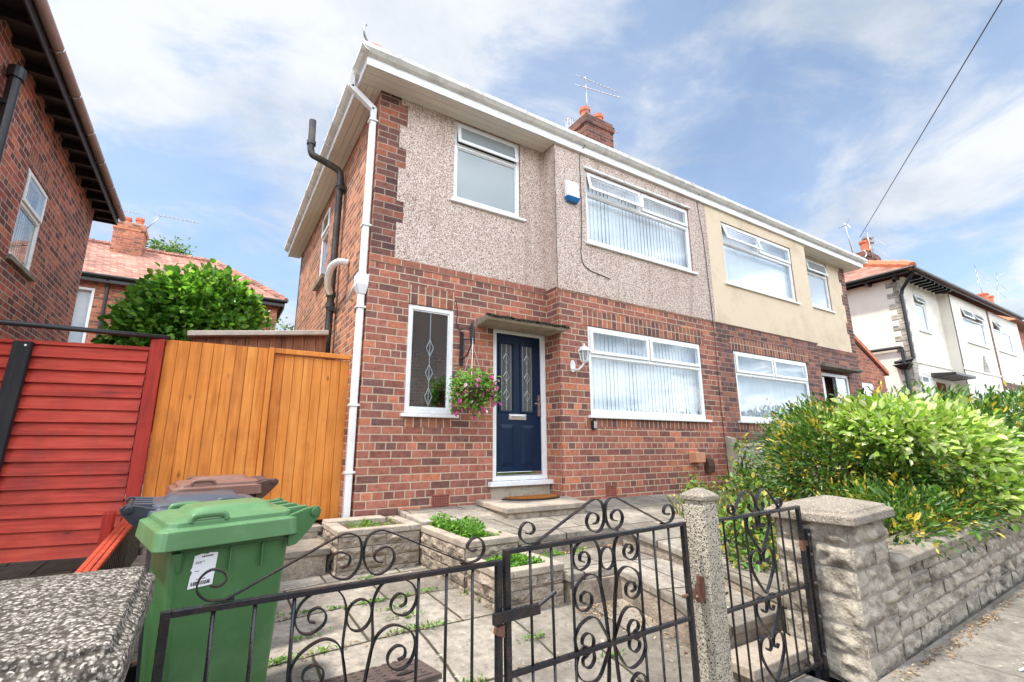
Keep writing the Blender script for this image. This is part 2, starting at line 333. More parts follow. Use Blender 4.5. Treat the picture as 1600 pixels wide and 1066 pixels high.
M['pebble'] = aggregate('exposed_aggregate', [L_(c) for c in ((58,54,50),(150,142,132),(110,102,94),(172,164,152),(128,118,108),(186,179,168),(96,88,82))], 104, L_((70,65,58)), .5)
M['cap'] = aggregate('cast_stone', [L_(c) for c in ((140,130,118),(166,156,142),(120,110,100),(178,168,154),(150,140,126))], 90, L_((136,126,112)), .45)
M['terrazzo'] = aggregate('speckled_concrete', [L_(c) for c in ((40,40,42),(190,180,162),(56,55,56),(182,172,154),(86,84,80),(196,186,168),(50,49,50),(188,178,160))], 105, L_((176,166,148)), .2)

def timber(name, cols, axis, board, rough=.6, groove=True, dirt=.15):
    m, nt, b = new_mat(name, rough); p = pos(nt)
    sc = {'z': (14, 14, .9), 'x': (.9, .9, 14)}[axis]
    q = nd(nt, 'ShaderNodeVectorMath', {0: p, 1: sc}, operation='MULTIPLY').outputs[0]
    g = noi(nt, q, 2.2, 7, .62, .6).outputs[0]; kn = noi(nt, nd(nt, 'ShaderNodeVectorMath', {0: p, 1: (5, 5, 2.2) if axis == 'z' else (2.2, 2.2, 5)}, operation='MULTIPLY').outputs[0], 1.6, 3).outputs[0]
    s = nd(nt, 'ShaderNodeSeparateXYZ', {0: p}); a = s.outputs[0] if axis == 'z' else s.outputs[2]
    bid = mth(nt, 'FLOOR', mth(nt, 'DIVIDE', a, board)); wn = nd(nt, 'ShaderNodeTexWhiteNoise', {1: bid}, noise_dimensions='1D').outputs[0]
    f = mth(nt, 'ADD', mth(nt, 'MULTIPLY', g, .62), mth(nt, 'ADD', mth(nt, 'MULTIPLY', wn, .13), mth(nt, 'MULTIPLY', kn, .30)))
    c = ramp(nt, f, [(.3, cols[0]), (.52, cols[1]), (.75, cols[2])])
    c = mix(nt, mth(nt, 'MULTIPLY', ramp(nt, noi(nt, p, 2.5, 6, .7).outputs[0], [(.5,(0,0,0)),(.75,(1,1,1))]), dirt), c, tuple(x*.25 for x in cols[0]))
    st_ = (1, 1, .45) if axis == 'z' else (.45, .45, 1)                # knots, nail rust, bird specks
    kv = nd(nt, 'ShaderNodeTexVoronoi', {'Vector': nd(nt, 'ShaderNodeVectorMath', {0: p, 1: st_}, operation='MULTIPLY').outputs[0], 'Scale': 5.5})
    kd = mth(nt, 'ADD', kv.outputs['Distance'], mth(nt, 'MULTIPLY', noi(nt, p, 60, 2).outputs[0], .04))
    c = mix(nt, mth(nt, 'MULTIPLY', nd(nt, 'ShaderNodeMapRange', {0: kd, 1: .12, 2: .05}).outputs[0], .7), c, tuple(x*.35 for x in cols[0]))
    sv_ = nd(nt, 'ShaderNodeTexVoronoi', {'Vector': nd(nt, 'ShaderNodeVectorMath', {0: p, 1: (1, 1, .7)}, operation='MULTIPLY').outputs[0], 'Scale': 4.1})
    spk = mth(nt, 'MULTIPLY', mth(nt, 'LESS_THAN', sv_.outputs['Distance'], .04), mth(nt, 'GREATER_THAN', nd(nt, 'ShaderNodeSeparateColor', {0: sv_.outputs['Color']}).outputs[0], .72))
    c = mix(nt, mth(nt, 'MULTIPLY', spk, .75), c, (.6, .58, .5))
    wst = ramp(nt, noi(nt, nd(nt, 'ShaderNodeVectorMath', {0: p, 1: (5, 5, .8)}, operation='MULTIPLY').outputs[0], 1.3, 6, .65).outputs[0], [(.5,(0,0,0)),(.72,(1,1,1))])
    c = mix(nt, mth(nt, 'MULTIPLY', wst, dirt*1.1), c, tuple(x*.4+.03 for x in cols[1]))
    nt.links.new(c, b.inputs['Base Color']); bump(nt, b, g, .002, .5); b.inputs['Specular IOR Level'].default_value = .3
    return m
M['orange_wood'] = timber('orange_stained_timber', [L_((168,92,32)), L_((206,124,50)), L_((224,150,74))], 'z', .113, dirt=.25)
M['red_wood'] = timber('red_stained_timber', [L_((118,30,20)), L_((172,52,36)), L_((196,80,58))], 'x', .11, dirt=.3)
M['red_wood_v'] = timber('red_stained_post', [L_((116,26,18)), L_((160,42,30)), L_((178,58,42))], 'z', .2)
M['orange_red_wood'] = timber('faded_red_rail', [L_((120,40,26)), L_((176,68,44)), L_((206,100,70))], 'z', .3)
M['black_wood'] = timber('black_stained_timber', [(.006,.006,.007), (.012,.012,.014), (.03,.03,.033)], 'z', .3)
M['grey_wood'] = timber('weathered_fence_board', [L_((34,30,24)), L_((64,58,48)), L_((96,92,78))], 'z', .045, dirt=.6)
M['brown_wood'] = timber('brown_shed_board', [L_((92,56,38)), L_((134,84,58)), L_((176,130,98))], 'z', .14)
M['pale_wood'] = timber('pale_fence_board', [L_((170,160,148)), L_((200,192,180)), L_((216,210,200))], 'z', .12)

def glass(name, tint=(.93,.95,.95), rough=0.0, ior=1.6, obsc=0):
    m = bpy.data.materials.new(name); m.use_nodes = True; nt = m.node_tree; nt.nodes.clear()
    t = nd(nt, 'ShaderNodeBsdfTransparent', {0: tint}) if not obsc else nd(nt, 'ShaderNodeMixShader', {0: obsc, 1: nd(nt, 'ShaderNodeBsdfTransparent', {0: tint}).outputs[0], 2: nd(nt, 'ShaderNodeBsdfDiffuse', {0: (.42,.47,.47,1)}).outputs[0]})
    g = nd(nt, 'ShaderNodeBsdfGlossy', {0: (.95,.97,1,1), 'Roughness': rough})
    nrm = nd(nt, 'ShaderNodeBump', {'Height': noi(nt, pos(nt), 1.4, 2).outputs[0], 'Distance': .03, 'Strength': .04})
    nt.links.new(nrm.outputs[0], g.inputs['Normal'])
    bf = nd(nt, 'ShaderNodeNewGeometry').outputs['Backfacing']
    f = nd(nt, 'ShaderNodeFresnel', {0: mth(nt, 'ADD', ior, mth(nt, 'MULTIPLY', bf, 1/ior-ior))})
    nd(nt, 'ShaderNodeOutputMaterial', {0: nd(nt, 'ShaderNodeMixShader', {0: f.outputs[0], 1: t.outputs[0], 2: g.outputs[0]})})
    return m
M['glass'] = glass('window_glass'); M['glass_obsc'] = glass('frosted_glass', obsc=.55, rough=.08)
M['glass_lead'] = glass('reflective_leaded_glass', ior=2.5); M['glass_door'] = glass('textured_door_glass', (.6,.62,.6), .05, 1.7, .15)

def leaf_mat(name, cols, rough=.35, trans=.3, spec=.5, patch=None):
    m = bpy.data.materials.new(name); m.use_nodes = True; nt = m.node_tree; b = nt.nodes['Principled BSDF']
    r = nd(nt, 'ShaderNodeNewGeometry').outputs['Random Per Island']
    c = ramp(nt, r, [(i/len(cols), x) for i, x in enumerate(cols)], 'CONSTANT')
    hv = nd(nt, 'ShaderNodeTexWhiteNoise', {1: r}, noise_dimensions='1D').outputs[0]
    if patch:                          # whole shoots of another leaf colour
        pn = mth(nt, 'ADD', noi(nt, pos(nt), patch[1], 2, .5).outputs[0], mth(nt, 'MULTIPLY', r, .16))
        c = mix(nt, nd(nt, 'ShaderNodeMapRange', {0: pn, 1: patch[2]+.06, 2: patch[2]+.085}).outputs[0], c, patch[0])
    c = nd(nt, 'ShaderNodeHueSaturation', {'Color': c, 'Value': mth(nt, 'ADD', .65, mth(nt, 'MULTIPLY', hv, .7))}).outputs[0]
    nt.links.new(c, b.inputs['Base Color']); b.inputs['Roughness'].default_value = rough; b.inputs['Specular IOR Level'].default_value = spec
    tr = nd(nt, 'ShaderNodeBsdfTranslucent', {0: mix(nt, 1.0, c, (1.2, 1.3, .6), 'MULTIPLY')})
    nt.links.new(nd(nt, 'ShaderNodeMixShader', {0: trans, 1: b.outputs[0], 2: tr.outputs[0]}).outputs[0], nt.nodes['Material Output'].inputs[0])
    return m
G1, G2, G3, G4 = (.05,.12,.022), (.075,.17,.03), (.11,.23,.035), (.03,.075,.018)
LM = {}
LM['syc'] = leaf_mat('sycamore_leaf', [(.07,.19,.03),(.13,.32,.045),(.22,.46,.07),(.08,.22,.035),(.32,.52,.11),(.12,.28,.04)], .3, .42)
LM['var'] = leaf_mat('variegated_leaf', [G1, G2, G3, G2, G4, (.14,.24,.03), G2, (.2,.3,.05), G3, G1], patch=((.60,.45,.07), 5.5, .61))
LM['lime'] = leaf_mat('lime_laurel_leaf', [(.46,.58,.14),(.38,.52,.10),(.58,.66,.28),(.28,.43,.07),(.66,.70,.42),(.20,.34,.05)], .32, .35)
LM['dark'] = leaf_mat('dark_hedge_leaf', [G1, G2, G3, (.07,.15,.03), G1, (.14,.24,.04), G2, (.2,.3,.05)], patch=((.7,.45,.06), 3.0, .66))
LM['plant'] = leaf_mat('fresh_green_leaf', [(.14,.32,.03),(.1,.25,.03),(.2,.38,.05),(.08,.19,.03)], .5, .4)
LM['rose'] = leaf_mat('shrub_leaf', [(.12,.24,.04),(.08,.17,.03),(.2,.3,.05),(.4,.36,.06),(.06,.12,.03),(.16,.26,.05)], .45, .35)
LM['grass'] = leaf_mat('dry_grass', [(.45,.4,.2),(.35,.36,.14),(.5,.42,.24),(.22,.3,.08)], .6, .3)
LM['grey'] = leaf_mat('grey_green_leaf', [(.16,.22,.14),(.2,.27,.18),(.12,.18,.1)], .6, .3)
LM['pink'] = leaf_mat('pink_petal', [(.7,.05,.32),(.75,.12,.4),(.62,.03,.28),(.85,.6,.66)], .5, .3)
LM['orange'] = leaf_mat('orange_petal', [(.7,.2,.06),(.75,.35,.08),(.6,.12,.08)], .5, .3)
LM['yellow'] = leaf_mat('yellow_petal', [(.8,.5,.03),(.8,.6,.1)], .5, .3)
LM['litter'] = leaf_mat('dead_leaf', [(.25,.13,.06),(.35,.2,.09),(.18,.1,.05),(.45,.32,.18)], .8, .1)
LM['mapl'] = leaf_mat('pale_tree_leaf', [(.1,.2,.05),(.14,.26,.07),(.08,.16,.04),(.2,.26,.1)], .5, .3)

# ------------------------------------------------------------------ leaves
rng = np.random.default_rng(11)
def unit(n): v = rng.normal(size=(n, 3)); return v/np.linalg.norm(v, axis=1)[:, None]
def leaves_mesh(name, P, D, N, L, Wd, mat, parent=None, fold=.18, curl=.15):
    """P base points, D length direction, N leaf normal, L length, Wd width (arrays)"""
    D = D/np.linalg.norm(D, axis=1)[:, None]; N = N-D*np.sum(N*D, axis=1)[:, None]; N /= np.linalg.norm(N, axis=1)[:, None]+1e-9
    Sd = np.cross(D, N); L = L[:, None]; Wd = Wd[:, None]; n = len(P)
    prof = [(0, 0, 0), (.3, .42, fold), (.68, .40, fold*.8), (1, 0, -curl), (.68, -.40, fold*.8), (.3, -.42, fold)]
    V = np.stack([P + D*L*a + Sd*Wd*w + N*(Wd*h - L*curl*a*a*.5) for a, w, h in prof], 1).reshape(-1, 3)
    b = np.arange(n)[:, None]*6
    F = np.concatenate([b+np.array([[0,1,2,3]]), b+np.array([[0,3,4,5]])], 0)
    if parent is not None:
        inv = np.array(WM[parent.name].inverted()); V = V@inv[:3, :3].T + inv[:3, 3]
    me = bpy.data.meshes.new(name); me.vertices.add(len(V)); me.vertices.foreach_set('co', V.astype(np.float32).ravel())
    me.loops.add(F.size); me.loops.foreach_set('vertex_index', F.astype(np.int32).ravel())
    me.polygons.add(len(F)); me.polygons.foreach_set('loop_start', np.arange(0, F.size, 4, dtype=np.int32))
    me.update(calc_edges=True); me.validate(); me.materials.append(mat)
    me.polygons.foreach_set('use_smooth', [True]*len(F))
    o = bpy.data.objects.new(name, me); COL.objects.link(o)
    if parent is not None: o.parent = parent; WM[o.name] = WM[parent.name]
    return o
def crown(name, mat, blobs, n, L, ratio=.45, parent=None, shell=.45, up=.5, clump=None, zmin=None, droop=.1, tidy=0):
    """leaves in clumps through a set of ellipsoids (cx,cy,cz,rx,ry,rz)"""
    vol = np.array([b[3]*b[4]+b[4]*b[5]+b[3]*b[5] for b in blobs]); cnt = (n*vol/vol.sum()).astype(int)
    P = []; O = []
    for b, c in zip(blobs, cnt):
        k = max(1, c//(clump or 1)); d = unit(k); rr = (1-shell*rng.random(k)**1.6)
        lump = np.array([noise.noise(Vector(q*2.1)+Vector(b[:3])) for q in d]); rr = rr*(1+(.10 if tidy else .22)*lump)
        cen = np.array(b[:3]) + d*rr[:, None]*np.array(b[3:6])
        if clump:
            cen = np.repeat(cen, clump, 0); d = np.repeat(d, clump, 0); cen = cen + rng.normal(size=cen.shape)*L*.75
        P.append(cen); O.append(d)
    P = np.concatenate(P); O = np.concatenate(O)
    if zmin is not None: kx = P[:, 2] > zmin; P = P[kx]; O = O[kx]
    m = len(P); D = O*(.7+.3*tidy) + unit(m)*(.8-.2*tidy) + np.array([0, 0, -droop+.35*tidy]); N = O*.6 + unit(m)*.55 + np.array([0, 0, up])
    Ls = L*(.5+.95*rng.random(m))
    return leaves_mesh(name, P, D, N, Ls, Ls*ratio*(.85+.3*rng.random(m)), mat, parent)
def branches(name, mat, base, tips, r, parent=None):
    mb = MB(); base = Vector(base)
    for t in tips:
        t = Vector(t); mid = (base+t)/2 + Vector((rnd.uniform(-.1,.1), rnd.uniform(-.1,.1), .1))*(t-base).length
        mb.tube(cr([base, mid, t], 4), [r*(1-.8*i/8) for i in range(9)], 6)
    return mb.build(name, mat, parent, smooth=True)
M['bark'] = plain('bark', (.12,.09,.065), .9, .3, 12, .01, 40, .2)
# ------------------------------------------------------------------ ground
def street(x): return -1.37+.039*max(-12, min(45, x))
def drive_profile(y):
    k = [(1.4,-1.335),(2.0,-1.25),(2.6,-1.17),(3.1,-1.11),(4.5,-1.06),(6,-1.02),(30,-.6)]
    if y <= k[0][0]: return k[0][1]
    for (a, za), (b, zb) in zip(k, k[1:]):
        if y <= b: return za+(zb-za)*(y-a)/(b-a)
    return k[-1][1]
def drive(x, y):
    t = max(0, min(1, (y-1.42)/1.4)); t = t*t*(3-2*t)
    return street(x)*(1-t) + (drive_profile(y)+.04*(max(-2, min(1.0, x))-1))*t
def gridsheet(name, xs, ys, fz, m):
    mb = MB()
    for i in range(len(xs)-1):
        for j in range(len(ys)-1):
            q = [(xs[i], ys[j]), (xs[i+1], ys[j]), (xs[i+1], ys[j+1]), (xs[i], ys[j+1])]
            mb.quad(*[(x, y, fz(x, y)) for x, y in q])
    o = mb.build(name, m, smooth=True, recalc=False); b = o.data
    bm = bmesh.new(); bm.from_mesh(b); bmesh.ops.remove_doubles(bm, verts=bm.verts, dist=1e-4); bm.to_mesh(b); bm.free()
    return structure(o)
def rng_(a, b, n): return [a+(b-a)*i/n for i in range(n+1)]
gridsheet('ground', [-900,-60,-12,45,90,900], [-900,-60,-30,40,90,900], lambda x, y: -2.3 if abs(x) > 100 or abs(y) > 100 else -2.1, M['earth'])
gridsheet('driveway', rng_(-7, 3.0, 30), [1.42]+rng_(1.5, 6.5, 30)+[8, 12, 20, 30], drive, M['flags'])
gridsheet('pavement', rng_(-12, 45, 57), rng_(-1.6, 1.42, 6), lambda x, y: street(x), M['paving'])
gridsheet('kerb', rng_(-12, 45, 57), [-1.75, -1.6], lambda x, y: street(x)+.004, M['concrete'])
gridsheet('road', rng_(-12, 45, 57), [-9.2, -1.75], lambda x, y: street(x)-.11, M['asphalt'])
gridsheet('far_pavement', rng_(-12, 45, 57), [-11.5, -9.2], lambda x, y: street(x), M['paving'])

# raised path, patio and steps in front of the house
def slab(name, poly, zt, zb, m, body=True):       # polygon with per-corner top height
    mb = MB(); th = .055
    mb.loft([[(x, y, z-th) for (x, y), z in zip(poly, zt)], [(x, y, z) for (x, y), z in zip(poly, zt)]])
    if zb < min(zt)-.12 or body:
        cx = sum(p[0] for p in poly)/len(poly); cy = sum(p[1] for p in poly)/len(poly); q = []
        for x, y in poly: d = Vector((x-cx, y-cy)); l = d.length; d = d*((l-.035)/l); q.append((cx+d.x, cy+d.y))
        bb = MB(); bb.loft([[(x, y, zb) for x, y in q], [(x, y, z-th-.0005) for (x, y), z in zip(q, zt)]])
        o = mb.build(name, m, bev=.008); bb.build(name+'_riser', M['block'] if m is not M['soil'] else m, o); return o
    return mb.build(name, m, bev=.008)
structure(slab('patio', [(2.28,3.56),(3.43,3.56),(3.43,2.83),(3.3,1.95),(6.6,1.95),(7.2,3.6),(7.2,5.195),(1.8,5.195),(1.8,4.5),(2.28,4.5)],
     [-.745,-.745,-.845,-.97,-.95,-.75,-.655,-.655,-.69,-.69], -1.4, M['flags']))
structure(slab('path', [(2.34,2.96),(2.80,2.96),(2.72,2.35),(2.62,1.98),(3.32,1.98),(3.425,2.83),(3.425,3.555),(2.34,3.555)],
     [-.91,-.915,-.976,-1.06,-1.06,-.96,-.905,-.9], -1.4, M['flags']))
structure(slab('path_edge', [(2.6,1.74),(3.15,1.74),(3.3,1.975),(2.61,1.975)], [-1.17]*4, -1.5, M['concrete']))
structure(slab('garden_soil', [(3.6,1.80),(14,1.80),(14,4.9),(7.3,4.9),(6.9,3.7),(6.3,2.6)], [-.9,-.6,-.6,-.62,-.7,-.85], -1.4, M['soil']))
# side steps up to the wooden gate
structure(slab('lower_step', [(-.4,4.58),(1.0,4.58),(1.0,5.12),(-.4,5.12)], [-.845]*4, -1.3, M['concrete_dark']))
structure(slab('upper_step', [(-.4,5.125),(1.02,5.125),(1.02,5.33),(-.4,5.33)], [-.735]*4, -1.3, M['concrete_dark']))
structure(slab('plinth_ledge', [(1.03,4.98),(1.6,4.98),(1.6,5.19),(1.03,5.19)], [-.685]*4, -1.2, M['concrete']))
s = MB(); s.hexa([(1.01,4.7,-.676),(1.24,4.93,-.676),(1.44,5.19,-.676),(1.12,5.19,-.676)], [(1.01,4.75,-.655),(1.22,4.93,-.655),(1.42,5.19,-.655),(1.12,5.19,-.655)])
# litter and weeds
def weeds(name, label, cat, spots, n, L, mat, spread, flat=False, group=None):
    P = []
    for sp in spots:
        c = Vector(sp); k = n
        a = rng.normal(size=(k, 3))*np.array(spread); P.append(np.array(c)+a*np.array([1, 1, 0])+np.array([0, 0, .003])+np.abs(rng.normal(size=(k, 1)))*np.array([[0, 0, spread[2]]]))
    P = np.concatenate(P); m = len(P)
    D = unit(m)*np.array([1, 1, .15 if flat else .6])+np.array([0, 0, 0 if flat else .7]); N = unit(m)*.4+np.array([0, 0, 1])
    o = leaves_mesh(name, P, D, N, L*(.5+rng.random(m)), L*.5*(.5+rng.random(m)), mat); tag(o, label, cat); return o
sp = []
for _ in range(46):
    a = rnd.random()
    if a < .45: x = rnd.uniform(.2, 2.1); y = rnd.choice([1.86,2.48,3.10,3.72])+rnd.uniform(-.02,.02)
    else: y = rnd.uniform(1.8, 4.3); x = rnd.choice([.62,1.24,1.86])+rnd.choice([0,.31])+rnd.uniform(-.015,.015)
    sp.append((x, y, drive(x, y)))
o = weeds('joint_weeds', 'small green weeds growing in the joints of the drive flagstones', 'weeds', sp, 40, .022, LM['plant'], (.05,.014,.008)); o['kind'] = 'stuff'
sp = [(rnd.uniform(3.3, 9), 1.37-abs(rnd.gauss(0, .03)), 0) for _ in range(120)]
sp = [(x, y, street(x)+.004) for x, y, _ in sp] + [(x, y, drive(x, y)+.004) for x, y in [(rnd.uniform(2.3,2.75), 2.9-abs(rnd.gauss(0,.08))) for _ in range(30)]] + \
     [(2.75-abs(rnd.gauss(0,.06)), yy, drive(2.7, yy)+.004) for yy in [rnd.uniform(1.9,2.9) for _ in range(25)]] + [(rnd.uniform(2.4,3.4), 3.5, -.895) for _ in range(30)] + [(x, y, drive(x, y)+.004) for x, y in [(rnd.uniform(.1,2.6), rnd.choice([1.86,2.48,3.10,3.72])+rnd.gauss(0,.012)) for _ in range(70)]]
o = weeds('leaf_litter', 'brown dead leaves gathered along the foot of the walls', 'dead leaves', sp, 7, .02, LM['litter'], (.06,.014,.002), True); o['kind'] = 'stuff'
o = MB(); o.tube(cr([(3.92,1.02,street(3.9)+.006),(3.97,1.0,street(3.9)+.02),(4.03,1.01,street(4)+.02),(4.05,1.03,street(4)+.006)]), .006, 5)
tag(o.build('litter_scrap', M['paper'], smooth=True), 'scrap of white litter lying on the pavement', 'litter')

# ------------------------------------------------------------------ inspection cover
t = thing('inspection_cover', 'rusty square iron inspection cover set in the drive flagstones', 'manhole cover', (.82,2.78,drive(.82,2.78)), (R(-7.5), R(-1.2), 0))
mb = MB(); mb.box(-.30,.30,-.32,.32,-.02,.006); mb.build('frame', M['cover'], t, .004, local=True)
mb = MB(); mb.box(-.265,.265,-.285,.285,.0,.012)
for i in range(9):
    for j in range(10):
        x, y = -.23+.0575*i, -.25+.0555*j
        mb.box(x-.012,x+.012,y-.012,y+.012,.012,.0165)
mb.build('lid', M['cover'], t, .002, local=True)
mb = MB()
for x, y in ((-.15,.2),(.15,-.2)): mb.loft([[(x+.045*math.cos(a), y+.022*math.sin(a), z) for a in (i*math.pi/8 for i in range(16))] for z in (.0125,.018)])
mb.build('key_hole', M['blackplastic'], t, local=True)

# ------------------------------------------------------------------ windows
def window(parent, MF, u0, u1, z0, z1, style='double', tr=None, open_=(), blind='closed', sill=True, gl=None, frame=None, hz=None, nm='window'):
    """MF(d0) gives the mapping for that wall; d>0 goes indoors"""
    up = frame or M['upvc']; fw = .055; d0, d1 = .012, .075
    mb = MB(); tr = tr if tr is not None else z1-(z1-z0)*.32; um = (u0+u1)/2
    mb.pbox(MF, u0, u0+fw, d0, d1, z0, z1); mb.pbox(MF, u1-fw, u1, d0, d1, z0, z1)
    mb.pbox(MF, u0+fw, u1-fw, d0, d1, z0, z0+fw+.01); mb.pbox(MF, u0+fw, u1-fw, d0, d1, z1-fw, z1)
    cells = []; ops = []
    if style == 'single': cells = [(u0+fw, u1-fw, z0+fw+.01, z1-fw)]
    else:
        mb.pbox(MF, u0+fw, u1-fw, d0, d1, tr-.03, tr+.03)
        cells = [(u0+fw, u1-fw, z0+fw+.01, tr-.03)]
        if style == 'double':
            mb.pbox(MF, um-.03, um+.03, d0, d1, tr+.03, z1-fw)
            ops = [(u0+fw, um-.03, tr+.03, z1-fw), (um+.03, u1-fw, tr+.03, z1-fw)]
        elif style == 'triple':
            w3 = (u1-u0-2*fw)/3; e = [u0+fw+w3*i for i in range(4)]
            for q in e[1:3]: mb.pbox(MF, q-.02, q+.02, d0, d1, tr+.03, z1-fw)
            ops = [(e[i]+(.02 if i else 0), e[i+1]-(.02 if i < 2 else 0), tr+.03, z1-fw) for i in range(3)]
        else: ops = [(u0+fw, u1-fw, tr+.03, z1-fw)]
    W = mb.build(nm, up, parent, .006)
    gb = MB(); bd = MB()
    for a, b, c, d in cells:
        gb.pbox(MF, a, b, .040, .046, c, d)
        for q in ((a, a+.014, c, d), (b-.014, b, c, d), (a+.014, b-.014, c, c+.014), (a+.014, b-.014, d-.014, d)): bd.pbox(MF, q[0], q[1], .026, .0398, q[2], q[3])
    gb.build('pane', gl or M['glass'], W); bd.build('glazing_bead', up, W, .004)
    for i, (a, b, c, d) in enumerate(ops):
        th = R(open_[i]) if i < len(open_) else 0; o = .012; zt = d+.012
        def MO(u, dd, z, th=th, zt=zt): r = zt-z; return MF(u, dd*math.cos(th)-r*math.sin(th), zt-r*math.cos(th)-dd*math.sin(th))
        sb = MB(); A, B, C, D = a-o, b+o, c-o, d+o; w = .05
        for q in ((A, A+w, C, D), (B-w, B, C, D), (A+w, B-w, C, C+w), (A+w, B-w, D-w, D)): sb.pbox(MO, q[0], q[1], -.012, .008, q[2], q[3])
        sa = sb.build('opening_sash', up, W, .006)
        g2 = MB(); g2.pbox(MO, A+w, B-w, -.004, .002, C+w, D-w); g2.build('sash_pane', gl or M['glass'], W)
    if sill:
        sb = MB(); sb.pbox(MF, u0-.05, u1+.07, -.055, d0, z0-.042, z0-.004); sb.build('sill', up, W, .006)
    if hz:
        sb = MB(); sb.pbox(MF, u0-.03, u1+.03, -.05, .0, z1+.004, z1+.04); sb.build('head_trim', M['upvc_old'], W, .006)
    if blind or gl is None:
        rb = MB(); rb.pbox(MF, u0-.1, u1+.1, .72, .73, z0-.15, z1+.1); rb.build('dark_backing', M['room'], W)
    if blind:
        bb = MB(); n = int((u1-u0)/.078); ang = R({'closed': 11, 'ajar': 50}[blind]); w = .089
        for i in range(n+1):
            uc = u0+.02+(u1-u0-.04)*i/n; a_ = ang+R(rnd.uniform(-6, 4)); cx, sx_ = math.cos(a_)*w/2, math.sin(a_)*w/2
            p = [MF(uc-cx, .15-sx_, z0+.02), MF(uc+cx, .15+sx_, z0+.02), MF(uc+cx, .15+sx_, z1-.02), MF(uc-cx, .15-sx_, z1-.02)]
            bb.quad(*p)
        bb.build('vertical_blind', M['blind'], W)
    return W

